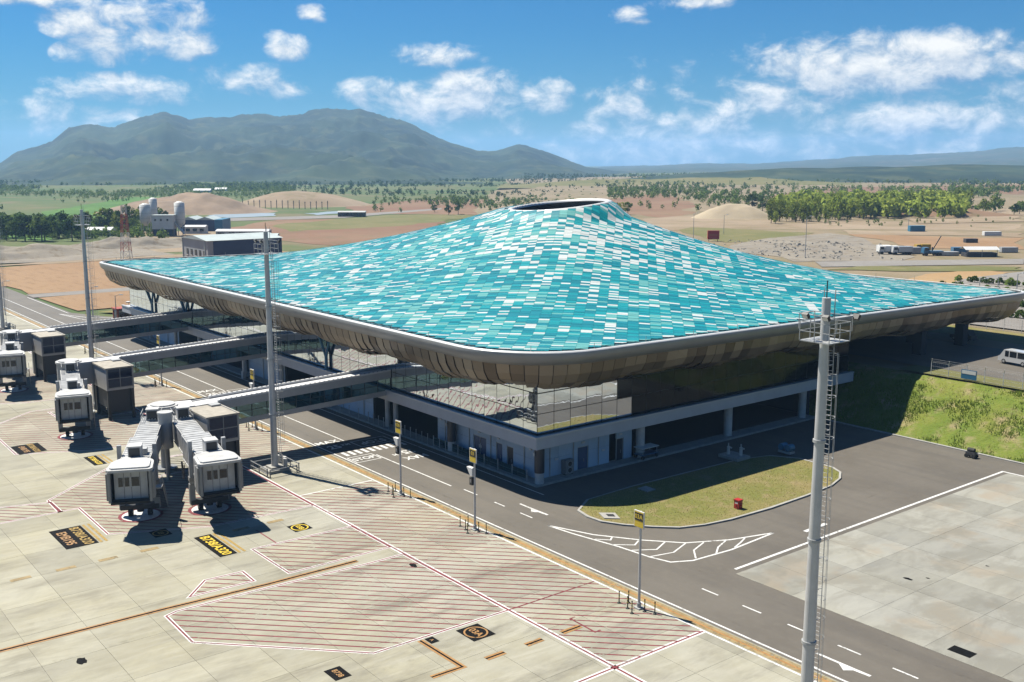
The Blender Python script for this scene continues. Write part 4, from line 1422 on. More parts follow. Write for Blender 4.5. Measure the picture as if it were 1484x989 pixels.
# round columns: dark sleeve over a steel foot
col_pts = [(-87.0, 72.6), (-104.2, 72.6), (-117.5, 72.7), (-119.6, 72.7), (-138, 72.7), (-152, 72.7), (-166, 72.7), (-178, 72.7), (-186, 72.7), (-198, 72.7), (-212, 72.7)]
for k, (x, y) in enumerate(col_pts):
    dark = k < 2
    q = MB(); q.cyl((x, y, 1.5 if dark else .25), (x, y, 4.55), .58 if dark else .34, n=18); o = tb(q, 'column', 'door_dark' if dark else 'light_panel', smooth=False)
    if dark:
        q = MB(); q.cyl((x, y, .25), (x, y, 1.52), .52, n=18); tb(q, 'column_foot', 'light_panel', o)
        q = MB(); q.bar((x - .1, y - .6, 3.6), (x - .1, y - .75, 3.75), .12); q.cyl((x - .1, y - .72, 3.5), (x - .1, y - .75, 3.9), .1, n=8); tb(q, 'lamp', 'sign_white', o)
for (x, y) in ((-87.6, 105.6), (-87.6, 121.6), (-87.6, 89.2)):
    q = MB(); q.cyl((x, y, .2), (x, y, 4.6), .55, n=18); tb(q, 'column', 'light_panel')
# forked steel columns carrying the roof in front of the glass, the blue of the shade painted in
for (x, y, zt) in ((-134.6, 71.55, 12.6), (-189.0, 71.55, 12.6), (-207, 71.55, 12.5)):
    q = MB(); q.cyl((x, y, 5.82), (x, y, 8.0), .26, .24, 10); q.cyl((x, y, 7.8), (x - 2.4, y - .3, zt), .2, .14, 10); q.cyl((x, y, 7.8), (x + 2.4, y - .3, zt), .2, .14, 10); q.cyl((x, y, 7.8), (x, y - 1.6, zt), .2, .14, 10)
    tb(q, 'forked_column', 'shed_cyan')
for (x, y) in ((-86.5, 149.5), (-93, 158.5), (-86.8, 162.5)):
    q = MB(); q.box(x - .75, x + .75, y - .75, y + .75, 6.0, 12.4); tb(q, 'pier', 'interior_dark')
# thin guard posts along the pavement edge
for k in range(46):
    x = -88.5 - k * 1.35
    if -124 < x < -106 or k % 2 == 0:
        q = MB(); q.cyl((x, 72.0, .25), (x, 72.0, 1.55), .05, n=6); q.cyl((x, 72.0, 1.5), (x, 72.0, 1.6), .075, n=6); tb(q, 'guard_post', 'galvanised')
# low glazed parapet on the pavement by the corner
m = MB(); m.box(-108, -89.2, 72.35, 72.39, .3, 1.25); tb(m, 'glass_balustrade', 'bridge_glass')
# downpipes, wall lamps and small plates on the ground-floor walls
for x in (-90.6, -97.0, -101.4, -106.6, -127, -133, -154, -160, -182, -204, -214):
    q = MB(); q.cyl((x, WY - .07, .25), (x, WY - .07, 4.5), .06, n=8); tb(q, 'downpipe', 'galvanised')
for x in (-89.4, -95.4, -99.3, -107.5, -130, -158):
    q = MB(); q.box(x - .18, x + .18, WY - .16, WY - .01, 3.45, 3.62); tb(q, 'wall_lamp', 'sign_white')
for y in (75.0, 78.6, 82.6):
    q = MB(); q.cyl((WX + .07, y, .25), (WX + .07, y, 4.5), .06, n=8); tb(q, 'downpipe', 'galvanised')
for y, z in ((80.15, 3.5), (86.2, 3.5), (76.0, 2.2), (83.4, 2.0)):
    q = MB(); q.box(WX + .01, WX + .1, y - .25, y + .25, z - .12, z + .12); tb(q, 'wall_plate', 'sign_white')
# air-conditioning unit on the shaded wall
t_ = thing('air_conditioner', (-87.6, 77.4, .25), 'grey air conditioning unit standing against the shaded terminal wall', 'air conditioner')
q = MB(); q.box(-.4, .35, -.65, .65, .12, 1.75); q.build('casing', 'grey_metal', t_)
for zz in (.55, 1.3):
    q = MB(); q.cyl((.352, 0, zz), (.40, 0, zz), .33, n=20); f_ = q.build('fan_grille', 'dark_metal', t_)
    q = MB(); q.lathe([(.30, 0), (.34, .03), (.36, 0)], n=20); o = q.build('ring', 'galvanised', f_); o.rotation_euler = (0, R_(90), 0); o.location = (.40, 0, zz)
for yy in (-.5, .5):
    q = MB(); q.box(-.3, .25, yy - .06, yy + .06, 0, .12); q.build('foot', 'dark_metal', t_)
# ================================================================== FIXED LINK BRIDGES
def slope(p):
    return Vector((p[0], p[1], p[2] + .5 + .7 * p[1] / 22.0))


def fixed_bridge(x, label):
    """glazed corridor from the upper storey (y = 71) out to y = 44; local origin under its near top end"""
    org = (x, 71.1, 0)
    t = thing('fixed_bridge', org, label, 'air bridge', 'fixed bridges reaching out from the terminal')
    W = 2.8; YA, YB = -27.0, .75

    def part(mb, name, mat, parent=None, sl=True):
        if sl: mb.xf = slope
        return mb.build(name, mat, parent or t)
    def run(mb, x0, x1, z0, z1, ya=YA, yb=YB, n_=1):
        mb.box(x0, x1, ya, yb, z0, z1)
    q = MB(); q.box(-W, 0, YA, YB, 4.7, 5.35); part(q, 'floor_beam', 'bridge_grey')
    for s in (0, 1):
        xs = -W if s else 0
        q = MB(); q.box(xs - .14, xs + .14, YA, YB, 7.0, 7.95); part(q, 'roof_beam', 'bridge_grey')
        q = MB(); q.box(xs - .12, xs + .18, YA + 3.6, YB, 7.95, 8.17); g_ = part(q, 'gutter', 'bridge_white')
        q = MB()
        for k in range(36):
            y = YA + 3.9 + k * .66
            q.box(xs - .05, xs + .12, y, y + .17, 8.17, 8.2)
        part(q, 'gutter_clip', 'dark_metal', g_)['kind'] = 'stuff'
    q = MB(); q.box(-W + .14, -.14, YA, YB, 7.5, 7.85); part(q, 'roof', 'bridge_white')
    NP = 14; dy = (YB - YA) / NP
    for s in (0, 1):
        xs = -W + .05 if s else -.05
        fr = MB()
        for k in range(NP + 1):
            fr.box(xs - .05, xs + .05, YA + k * dy - .045, YA + k * dy + .045, 5.35, 7.0)
        fr.box(xs - .04, xs + .04, YA, YB, 6.2, 6.26)
        fr = part(fr, 'window_frame', 'dark_metal')
        for k in range(NP):
            q = MB(); q.box(xs - .015, xs + .015, YA + k * dy + .05, YA + (k + 1) * dy - .05, 5.36, 6.99); part(q, 'glass_pane', 'bridge_glass', fr)
    q = MB()
    for k in range(NP * 2):
        y = YA + (k + .5) * dy / 2
        q.bar((-.35, y, 5.35), (-.35, y, 6.35), .05, 3)
    q.bar((-.35, YA, 6.35), (-.35, YB, 6.35), .07, 4); part(q, 'handrail', 'galvanised')
    # stair house at the outer end, on dark legs
    hx0, hx1, hy0, hy1 = 0.3, 6.0, -27.2, -23.4
    q = MB(); q.box(hx0, hx1, hy0, hy1, 4.3, 4.6); part(q, 'house_floor', 'bridge_grey', sl=False)
    q = MB(); q.box(hx0 - .1, hx1 + .12, hy0 - .12, hy1 + .12, 7.35, 7.55); rf = part(q, 'house_roof', 'roof_beige', sl=False)
    q = MB(); q.box(hx0 + .1, hx0 + 1.2, hy1 - 1.4, hy1 - .2, 7.55, 7.75); q.bar((hx0, hy1 - .2, 7.62), (hx1, hy1 - .2, 7.62), .08); part(q, 'roof_vent', 'galvanised', rf, False)
    for y_ in (hy0, hy1 - .14):
        q = MB(); q.box(hx0, hx1, y_, y_ + .14, 4.6, 7.35); part(q, 'house_wall', 'bridge_grey', sl=False)
    fr = MB(); ym = (hy0 + hy1) / 2
    for y in (hy0 + .2, ym, hy1 - .2):
        fr.box(hx1 - .06, hx1 + .06, y - .05, y + .05, 4.6, 7.35)
    fr.box(hx1 - .05, hx1 + .05, hy0 + .2, hy1 - .2, 5.9, 6.0); fr.box(hx1 - .05, hx1 + .05, hy0 + .2, hy1 - .2, 4.6, 4.7)
    fr = part(fr, 'house_window_frame', 'grey_metal', sl=False)
    for y0, y1 in ((hy0 + .25, ym - .05), (ym + .05, hy1 - .25)):
        for z0, z1 in ((4.7, 5.9), (6.0, 7.33)):
            q = MB(); q.box(hx1 - .02, hx1 + .02, y0, y1, z0, z1); part(q, 'house_window', 'box_glass', fr, False)
    for (lx, ly) in ((hx0 + .25, hy0 + .25), (hx1 - .2, hy0 + .25), (hx0 + .25, hy1 - .25), (hx1 - .2, hy1 - .25)):
        q = MB(); q.box(lx - .2, lx + .2, ly - .2, ly + .2, 0, 4.3); part(q, 'leg', 'dark_metal', sl=False)
    for (lx, ly) in ((-W + .3, -26.2), (-.4, -26.2)):
        q = MB(); q.box(lx - .35, lx + .35, ly - .5, ly + .5, 0, 4.4); part(q, 'leg', 'grey_metal', sl=False)
    # stair flights inside the open legs
    q = MB()
    for f in range(2):
        for k in range(10):
            z = .3 + f * 2.1 + k * .2; y = hy0 + .6 + (k if f == 0 else 9 - k) * .26
            q.box(hx0 + .5 + f * 1.6, hx0 + 1.9 + f * 1.6, y, y + .27, z, z + .06)
    part(q, 'stair', 'dark_metal', sl=False)
    q = MB(); q.box(hx1 - .5, hx1 - .38, hy0 + .45, hy1 - .45, 1.0, 4.3); part(q, 'stair_screen', 'machine_dark', sl=False)
    q = MB(); q.box(hx0 + .45, hx1 - .5, hy0 + .3, hy0 + .42, 1.6, 4.3); part(q, 'stair_screen', 'machine_dark', sl=False)
    return t


fixed_bridge(-117.3, 'fixed bridge leading to the pair of boarding bridges')
fixed_bridge(-153.3, 'fixed bridge leading to the boarding bridge over the brown and black painted board')
fixed_bridge(-187.0, 'fixed bridge beside the slim mast and the junction')


# ================================================================== BOARDING BRIDGES
def boarding_bridge(cx, cy, ang, L, label):
    """telescopic boarding bridge pivoting at (cx, cy); local +X runs out to the cab"""
    t = thing('boarding_bridge', (cx, cy, 0), label, 'boarding bridge', 'boarding bridges on the apron', R_(ang))

    def part(mb, name, mat, parent=None, smooth=False):
        return mb.build(name, mat, parent or t, smooth)
    z0, z1 = 4.45, 3.75                       # floor height at the pivot and at the cab
    LT = L - 1.9

    def zf(x):
        return z0 + (z1 - z0) * min(1, max(0, x / LT))

    def tunnel(x0, x1, hw, h, lift, name, nrib):
        q = MB()
        a, b = zf(x0) + lift, zf(x1) + lift
        vs = [(x, y, z) for x, zb in ((x0, a), (x1, b)) for y, z in ((-hw, zb), (hw, zb), (hw, zb + h), (-hw, zb + h))]
        q.add(vs, [(0, 1, 5, 4), (1, 2, 6, 5), (2, 3, 7, 6), (3, 0, 4, 7), (0, 3, 2, 1), (4, 5, 6, 7)])
        o = part(q, name, 'tunnel_grey')
        r = MB()
        for k in range(nrib):
            x = x0 + (x1 - x0) * (k + .5) / nrib; zb = zf(x) + lift
            for s in (-1, 1):
                r.box(x - .05, x + .05, s * hw - .04, s * hw + .04, zb + .05, zb + h - .05)
            r.box(x - .05, x + .05, -hw, hw, zb + h - .01, zb + h + .035)
        part(r, 'rib', 'tunnel_grey', o)
        r = MB()
        for s in (-1, 1):
            for dz in (.02, h - .14):
                r.add([(x0, s * hw - .07, a + dz), (x0, s * hw + .07, a + dz), (x0, s * hw + .07, a + dz + .14), (x0, s * hw - .07, a + dz + .14),
                       (x1, s * hw - .07, b + dz), (x1, s * hw + .07, b + dz), (x1, s * hw + .07, b + dz + .14), (x1, s * hw - .07, b + dz + .14)],
                      [(0, 1, 5, 4), (1, 2, 6, 5), (2, 3, 7, 6), (3, 0, 4, 7), (0, 3, 2, 1), (4, 5, 6, 7)])
        part(r, 'edge_beam', 'light_panel', o)
        return o
    split = LT * .52
    ta = tunnel(1.2, split + 1.2, 1.15, 2.35, 0.12, 'inner_tunnel', 14)
    tb_ = tunnel(split, LT, 1.38, 2.75, -.08, 'outer_tunnel', 12)
    # roof equipment
    def cabinet(x, y, w_, d_, h_, zz, grille=True):
        q = MB(); q.box(x - w_ / 2, x + w_ / 2, y - d_ / 2, y + d_ / 2, zz, zz + h_); q.box(x - w_ / 2 - .06, x + w_ / 2 + .06, y - d_ / 2 - .06, y + d_ / 2 + .06, zz + h_, zz + h_ + .1)
        o = part(q, 'roof_unit', 'light_panel')
        if grille:
            q = MB(); q.box(x + w_ / 2 + .005, x + w_ / 2 + .03, y - d_ / 2 + .1, y + d_ / 2 - .1, zz + .15, zz + h_ - .1); part(q, 'grille', 'dark_metal', o)
            q = MB()
            for k in range(3):
                yy = y - d_ / 4 + k * d_ / 4; q.cyl((x + w_ / 2 + .1, yy, zz - .05), (x + w_ / 2 + .1, yy, zz + .28), .08, n=6)
            part(q, 'pipe', 'galvanised', o)
    cabinet(2.6, .1, 1.1, 1.3, 1.25, zf(2.6) + 2.45)
    cabinet(LT - 1.6, .05, 1.5, 1.25, 1.35, zf(LT - 1.6) + 2.7)
    q = MB(); q.box(LT - 3.6, LT - 2.7, .2, 1.0, zf(LT - 3) + 2.68, zf(LT - 3) + 3.3); part(q, 'roof_box', 'galvanised')
    # handrails and walkway on the roof
    for s in (-1, 1):
        q = MB()
        for x in (1.6, 2.8, 4.0):
            q.bar((x, s * 1.05, zf(x) + 2.45), (x, s * 1.05, zf(x) + 3.5), .06)
        q.bar((1.6, s * 1.05, zf(1.6) + 3.5), (4.0, s * 1.05, zf(4) + 3.5), .07); q.bar((1.6, s * 1.05, zf(1.6) + 3.0), (4.0, s * 1.05, zf(4) + 3.0), .05)
        part(q, 'roof_railing', 'galvanised')
    # lift columns and drive bogie
    XB = L - 5.0
    for s in (-1, 1):
        q = MB(); q.box(XB - .22, XB + .22, s * 1.72 - .2, s * 1.72 + .2, 1.0, zf(XB) + 3.7); part(q, 'lift_column', 'tunnel_grey')
        q = MB(); q.box(XB - .30, XB + .30, s * 1.72 - .28, s * 1.72 + .28, .8, 3.0); part(q, 'column_sleeve', 'grey_metal')
    q = MB(); q.box(XB - .35, XB + .35, -2.0, 2.0, zf(XB) - .55, zf(XB) - .1); part(q, 'cross_beam', 'grey_metal')
    q = MB(); q.box(XB - .4, XB + .4, -1.9, 1.9, .75, 1.25); q.cyl((XB, 0, .45), (XB, 0, 1.3), .35, n=14)
    bg_ = part(q, 'bogie', 'dark_metal')
    for s in (-1, 1):
        q = MB(); q.cyl((XB, s * .95 - .22, .52), (XB, s * .95 + .22, .52), .52, n=20); wl = part(q, 'wheel', 'rubber')
        q = MB(); q.cyl((XB, s * .95 - .24, .52), (XB, s * .95 + .24, .52), .24, n=14); part(q, 'rim', 'galvanised', wl)
    # service stair on the side
    q = MB(); q2 = MB(); x0 = L - 3.0
    for k in range(14):
        z = .25 + k * (z1 - .3) / 14; x = x0 - 3.6 + k * .25
        q.box(x, x + .28, 1.62, 2.5, z, z + .05)
    for y in (1.62, 2.5):
        q2.bar((x0 - 3.7, y, .25), (x0 - .1, y, z1), .14); q2.bar((x0 - 3.7, y, 1.25), (x0 - .1, y, z1 + 1.0), .06)
        for k in range(5):
            x = x0 - 3.6 + k * .85; z = .3 + k * (z1 - .3) / 4.2; q2.bar((x, y, z), (x, y, z + 1.0), .05)
    st = part(q2, 'service_stair', 'galvanised'); part(q, 'tread', 'dark_metal', st)
    q = MB(); q.box(x0 - .1, x0 + 1.0, 1.45, 2.55, z1 - .1, z1); q.bar((x0 + 1.0, 2.5, z1), (x0 + 1.0, 2.5, z1 + 1.0), .06); q.bar((x0, 2.5, z1 + 1), (x0 + 1.0, 2.5, z1 + 1), .06); part(q, 'stair_landing', 'galvanised')
    # cab: round drum turned to the stand, canopy, face panel with windows, bumper
    q = MB(); cxl = L - .9; R0 = 1.95
    q.cyl((cxl - 1.1, 0, z1 - .25), (cxl - 1.1, 0, z1 + 2.75), R0, n=24); part(q, 'cab_drum', 'tunnel_grey')
    q = MB(); pts = []
    for k in range(13):
        a_ = math.pi / 2 + math.pi * k / 12; pts.append((cxl - .2 + 2.0 * math.cos(a_), 2.05 * math.sin(a_)))
    pts += [(cxl + 2.0, -2.15), (cxl + 2.35, -1.9), (cxl + 2.35, 1.9), (cxl + 2.0, 2.15)]
    q.prism(pts, z1 + 2.75, z1 + 3.0); q.prism([(cxl + (p[0] - cxl) * .86, p[1] * .86) for p in pts], z1 + 3.0, z1 + 3.14); part(q, 'cab_roof', 'light_panel')
    for s in (-1, 1):
        q = MB(); q.box(cxl - .6, cxl + 1.3, s * 1.92 - .06, s * 1.92 + .06, z1 - .2, z1 + 2.75); part(q, 'cab_side', 'tunnel_grey')
    q = MB(); q.box(cxl - .8, cxl + 1.9, -1.9, 1.9, z1 - .45, z1 - .2); part(q, 'cab_floor', 'dark_metal')
    q = MB(); q.box(cxl + 1.9, cxl + 2.15, -1.85, 1.85, z1 - .5, z1 - .25); part(q, 'bumper', 'rubber')
    q = MB(); q.box(cxl + 1.2, cxl + 1.3, -1.55, 1.55, z1 - .2, z1 + 2.5); fp = part(q, 'face_panel', 'light_panel')
    for y in (-.95, -.35, .42):
        q = MB(); hw = .21 if y < 0 else .36
        q.box(cxl + 1.3, cxl + 1.325, y - hw - .04, y + hw + .04, z1 + 1.0, z1 + 2.0); wf = part(q, 'window', 'galvanised', fp)
        q = MB(); q.box(cxl + 1.325, cxl + 1.34, y - hw, y + hw, z1 + 1.05, z1 + 1.95); part(q, 'pane', 'window_dark', fp)
    q = MB()
    for y in (-.65, .04, .85):
        q.box(cxl + 1.3, cxl + 1.32, y - .02, y + .02, z1 - .15, z1 + 2.4)
    part(q, 'panel_seam', 'dark_metal', fp)
    for s in (-1, 1):            # folding bellows either side of the opening
        for k in range(4):
            q = MB(); x = cxl + .75 + k * .34; h_ = 2.55
            q.box(x, x + .2, s * 2.06 - .16, s * 2.06 + .16, z1 - .1, z1 + h_); part(q, 'bellows', 'grey_metal' if k % 2 else 'tunnel_grey')
        q = MB(); q.cyl((cxl + 2.05, s * 1.9, z1 - .3), (cxl + 2.05, s * 1.9, z1 + 2.72), .16, n=10); part(q, 'bellows_pad', 'grey_metal')
    # hanging service cables
    q = MB(); prev = None
    for k in range(13):
        u = k / 12; p = (split + .4 + 1.6 * u, -1.65, zf(split) - .2 - 1.7 * math.sin(math.pi * u))
        if prev: q.cyl(prev, p, .07, n=6)
        prev = p
    prev = None
    for k in range(11):
        u = k / 10; p = (split + .6 + 1.2 * u, -1.6, zf(split) - .2 - 1.1 * math.sin(math.pi * u))
        if prev: q.cyl(prev, p, .06, n=6)
        prev = p
    part(q, 'cable_loop', 'hose_black')
    # parking circle painted under the wheels belongs to the apron
    th = R_(ang); wx, wy = cx + XB * math.cos(th), cy + XB * math.sin(th)
    m = MB(); m.poly([(wx + 2.0 * math.cos(k * math.pi / 20), wy + 2.0 * math.sin(k * math.pi / 20)) for k in range(40)], Z1 + .011); c_ = m.build('parking_circle', 'white_paint', ap)
    line([(wx + 2.05 * math.cos(k * math.pi / 20), wy + 2.05 * math.sin(k * math.pi / 20)) for k in range(40)], .34, 'red_paint', Z1 + .014, parent=c_, name='painted_ring', closed=True)
    return t


def rotunda(x, y, label, link_to):
    t = thing('rotunda', (x, y, 0), label, 'rotunda', 'rotundas where boarding bridges pivot')
    q = MB(); q.cyl((0, 0, 0), (0, 0, 4.1), .55, .5, 16); q.cyl((0, 0, 0), (0, 0, .25), 1.3, n=16); q.build('pedestal', 'grey_metal', t)
    q = MB(); q.cyl((0, 0, 4.1), (0, 0, 7.6), 1.62, n=28); b = q.build('drum', 'bridge_grey', t)
    q = MB()
    for k in range(14):
        a = k * 2 * math.pi / 14; q.box(1.61 * math.cos(a) - .03, 1.61 * math.cos(a) + .03, 1.61 * math.sin(a) - .03, 1.61 * math.sin(a) + .03, 4.15, 7.55)
    q.build('drum_seam', 'grey_metal', b)
    q = MB(); q.cyl((0, 0, 7.6), (0, 0, 7.85), 1.75, n=28); q.cyl((0, 0, 7.85), (0, 0, 8.0), 1.4, n=28); q.build('drum_roof', 'light_panel', t)
    lx, ly = link_to[0] - x, link_to[1] - y
    d = Vector((lx, ly, 0)); n_ = Vector((-d.y, d.x, 0)).normalized() * 1.5
    q = MB(); q.prism([tuple((n_)[:2]), tuple((-n_)[:2]), tuple((d - n_)[:2]), tuple((d + n_)[:2])], 4.4, 7.5); q.build('corridor', 'bridge_grey', t)
    q = MB(); n2 = n_ * 1.06; q.prism([tuple(n2[:2]), tuple((-n2)[:2]), tuple((d - n2)[:2]), tuple((d + n2)[:2])], 7.5, 7.7); q.build('corridor_roof', 'bridge_white', t)
    return t


rotunda(-119.4, 41.8, 'grey drum on a pedestal from which the pair of boarding bridges spreads', (-118.7, 45.2))
shaft = thing('utility_shaft', (-114.7, 40.35, 0), 'tall narrow grey shaft hanging between the pair of boarding bridges', 'shaft')
q = MB(); q.cyl((0, 0, 3.9), (0, 0, 7.9), .78, n=18); q.build('casing', 'bridge_grey', shaft)
q = MB(); q.cyl((0, 0, 7.9), (0, 0, 8.1), .85, n=18); q.build('cap', 'light_panel', shaft)
q = MB(); q.cyl((0, 0, 0), (0, 0, 3.9), .22, n=12); q.build('post', 'grey_metal', shaft)
rotunda(-154.7, 41.0, 'grey drum where the single bridge beside the painted board pivots', (-154.7, 44.6))
rotunda(-188.3, 41.0, 'grey drum where the short bridge by the junction pivots', (-188.3, 44.6))
boarding_bridge(-119.4, 40.8, -25.6, 21.3, 'boarding bridge of the pair, swung away from the mast')
boarding_bridge(-118.2, 43.1, -10.4, 21.2, 'boarding bridge of the pair, next to the guarded mast')
boarding_bridge(-154.5, 41.0, -14.2, 18.0, 'single boarding bridge with its side stair, behind the pair')
boarding_bridge(-188.1, 41.0, -13.8, 15.9, 'shortest boarding bridge, at the stand by the road junction')


# ================================================================== HIGH MASTS
def high_mast(x, y, label, rz=0.0):
    t = thing('high_mast', (x, y, 0), label, 'light mast', 'floodlight masts along the apron', rz)
    Hm = 28.2; secs = [(0, .42), (6.8, .385), (13.4, .35), (19.6, .315), (Hm, .265)]
    q = MB()
    for (a, ra), (b, rb) in zip(secs, secs[1:]):
        q.cyl((0, 0, a), (0, 0, b), ra, rb - .015, 24, True)
    q.build('pole', 'mast_metal', t)
    for z, r in secs[1:-1]:
        q = MB(); q.cyl((0, 0, z - .09), (0, 0, z + .09), r + .07, n=24); q.build('flange', 'galvanised', t)
    # ladder with its hoops
    q = MB(); lx = .78
    for s in (-.23, .23):
        q.bar((s, lx, .8), (s, lx * .82, 25.9), .055)
    for k in range(84):
        z = 1.0 + k * .3; yy = lx - .171 * (z - .8) / 25.1
        q.bar((-.23, yy, z), (.23, yy, z), .03, 3)
    for k in range(12):
        z = 2.2 + k * 2.0; yy = lx - .171 * (z - .8) / 25.1
        for s in (-.23, .23):
            q.bar((s, .25, z), (s, yy, z), .05)
    ld = q.build('ladder', 'galvanised', t)
    q = MB()
    for k in range(18):
        z = 3.0 + k * 1.28; yy = lx - .171 * (z - .8) / 25.1; pv = None
        for j in range(9):
            a = math.pi * j / 8; p = (.36 * math.cos(a), yy + .62 * math.sin(a), z)
            if pv: q.bar(pv, p, .04, 3)
            pv = p
    for j in (1, 4, 7):
        a = math.pi * j / 8
        q.bar((.36 * math.cos(a), lx - .015 + .62 * math.sin(a), 3.0), (.36 * math.cos(a), .79 + .62 * math.sin(a), 24.8), .035, 3)
    q.build('ladder_cage', 'galvanised', ld)
    # platform with two-bar railing
    zp = 25.7; B = 1.02
    q = MB()
    for (x0, x1, y0, y1) in ((-B, B, -B, -.35), (-B, B, .35, B), (-B, -.35, -.35, .35), (.35, B, -.35, .35)):
        q.box(x0, x1, y0, y1, zp - .06, zp)
    q.build('platform', 'galvanised', t)
    q = MB()
    for px, py in ((-B, -B), (B, -B), (B, B), (-B, B), (0, -B), (0, B), (-B, 0), (B, 0)):
        q.bar((px, py, zp), (px, py, zp + 1.1), .055)
    for zz in (.55, 1.1):
        for a, b in (((-B, -B), (B, -B)), ((B, -B), (B, B)), ((B, B), (-B, B)), ((-B, B), (-B, -B))):
            q.bar((*a, zp + zz), (*b, zp + zz), .055)
    q.build('railing', 'galvanised', t)
    # upper lamp frame and floodlights facing the stands
    q = MB(); zl = 27.2
    for a, b in (((-1.3, -.75), (1.3, -.75)), ((-1.3, .75), (1.3, .75)), ((-1.3, -.75), (-1.3, .75)), ((1.3, -.75), (1.3, .75)), ((0, -.75), (0, .75))):
        q.bar((*a, zl), (*b, zl), .07)
    for px, py in ((-1.3, -.75), (1.3, -.75), (1.3, .75), (-1.3, .75)):
        q.bar((px, py, zl - .9), (px, py, zl), .05)
    lf = q.build('lamp_frame', 'galvanised', t)
    for px, py in ((-.7, -.95), (.7, -.95), (1.45, .9)):
        s = -1 if py < 0 else 1
        mt = Matrix.Translation((px, py, zl - .05)) @ Matrix.Rotation(R_(-35 * s), 4, 'X')
        q = MB(); q.box(-.2, .2, -.1, .1, -.17, .17, mt); fl = q.build('floodlight', 'dark_metal', t)
        q = MB(); q.box(-.17, .17, s * .101 - .005, s * .101 + .005, -.14, .14, mt); q.build('lens', 'sign_white', fl)
    q = MB(); q.bar((0, 0, Hm), (0, 0, Hm + 1.0), .07); q.build('lightning_rod', 'dark_metal', t)
    for s in (-1, 1):
        q = MB(); q.bar((s * .38, .3, 26.8), (s * .38, .3, Hm + .5), .06); q.build('guide_post', 'galvanised', t)
    # footing, control boxes and impact guard
    q = MB(); q.box(-1.3, 1.3, -1.3, 1.3, 0, .35); q.box(-.8, .8, -.8, .8, .35, .6); q.build('footing', 'concrete_kerb', t)
    for px, py in ((-1.0, .9), (.2, 1.2), (.9, .9)):
        q = MB(); q.box(px - .25, px + .25, py - .18, py + .18, .35, 1.5); q.build('control_box', 'light_panel', t)
    for s in (-1, 1):
        q = MB()
        q.bar((-2.3, s * 2.0, .45), (2.3, s * 2.0, .45), .14, 6); q.bar((-2.3, s * 2.0, 1.0), (2.3, s * 2.0, 1.0), .14, 6)
        for px in (-2.2, 0, 2.2):
            q.bar((px, s * 2.0, 0), (px, s * 2.0, 1.1), .14, 6)
        q.build('impact_guard', 'grey_metal', t)
        q = MB(); q.bar((s * 2.3, -1.7, .8), (s * 2.3, 1.7, .8), .14, 6)
        for py in (-1.7, 1.7):
            q.bar((s * 2.3, py, 0), (s * 2.3, py, .9), .14, 6)
        q.build('impact_guard', 'grey_metal', t)
    return t


high_mast(-35.95, 51.75, 'tall tapered grey mast standing at the stand with sign 03A')
high_mast(-110.8, 51.7, 'tall grey mast rising beside the pair of boarding bridges')
high_mast(-181.1, 51.8, 'slim grey mast behind the single boarding bridge')
high_mast(-244.5, 51.8, 'grey mast at the far end of the apron by the junction')


# ================================================================== STAND SIGNS
def stand_sign(x, y, txt, label, extras=True):
    t = thing('stand_sign', (x, y, 0), label, 'sign', 'stand number signs along the apron edge')
    q = MB(); q.cyl((0, 0, 0), (0, 0, 8.3), .12, .09, 14); q.build('pole', 'mast_metal', t)
    q = MB(); q.box(-.3, .3, -.3, .3, 0, .12); q.cyl((0, 0, .12), (0, 0, .5), .18, n=12); q.build('base', 'galvanised', t)
    q = MB(); q.box(-.55, .55, -.22, -.12, 6.95, 8.35); pl = q.build('sign_plate', 'sign_white', t)
    q = MB(); q.box(-.49, .49, -.235, -.221, 7.0, 8.29); q.build('yellow_panel', 'sign_yellow', pl)
    q = MB(); q.box(-.45, .45, -.25, -.236, 7.55, 8.2); q.build('number_panel', 'sign_black', pl)
    lettering(txt, .52, 'sign_yellow', (0, -.254, 7.87), pl, (R_(90), 0, 0))
    q = MB(); q.box(.1, .34, -.05, .05, 7.7, 7.82); q.box(.1, .34, -.05, .05, 7.1, 7.2); q.build('bracket', 'sign_yellow', t)
    if extras:
        q = MB(); q.add([(-.95, -.3, 6.35), (-.05, -.3, 6.35), (-.05, -.3, 5.55), (-.35, -.3, 5.55), (-.95, .1, 6.35), (-.05, .1, 6.35), (-.05, .1, 5.55), (-.35, .1, 5.55)],
                        [(0, 1, 2, 3), (4, 7, 6, 5), (0, 4, 5, 1), (1, 5, 6, 2), (2, 6, 7, 3), (3, 7, 4, 0)]); q.build('floodlight', 'sign_white', t)
        q = MB(); q.box(-.5, -.08, -.28, .12, 4.6, 5.35); bx_ = q.build('indicator_box', 'sign_black', t)
        q = MB(); q.box(-.42, -.16, -.30, -.281, 4.85, 5.2); q.build('display', 'grey_metal', bx_)
    return t


def bollard_proto():
    t = thing('bollard', (0, 0, 0), 'x', 'bollard', 'thin black bollards round the stand signs')
    q = MB(); q.lathe([(0, .0), (.17, 0), (.15, .05), (.05, .09), (.045, .3)], n=10); q.build('foot', 'rubber', t)
    q = MB(); q.cyl((0, 0, .25), (0, 0, 1.02), .05, .045, 10); q.cyl((0, 0, 1.0), (0, 0, 1.06), .062, n=10); q.build('post', 'sign_black', t)
    for z in (.5, .78):
        q = MB(); q.cyl((0, 0, z), (0, 0, z + .09), .052, n=10); q.build('band', 'sign_yellow', t)
    return t


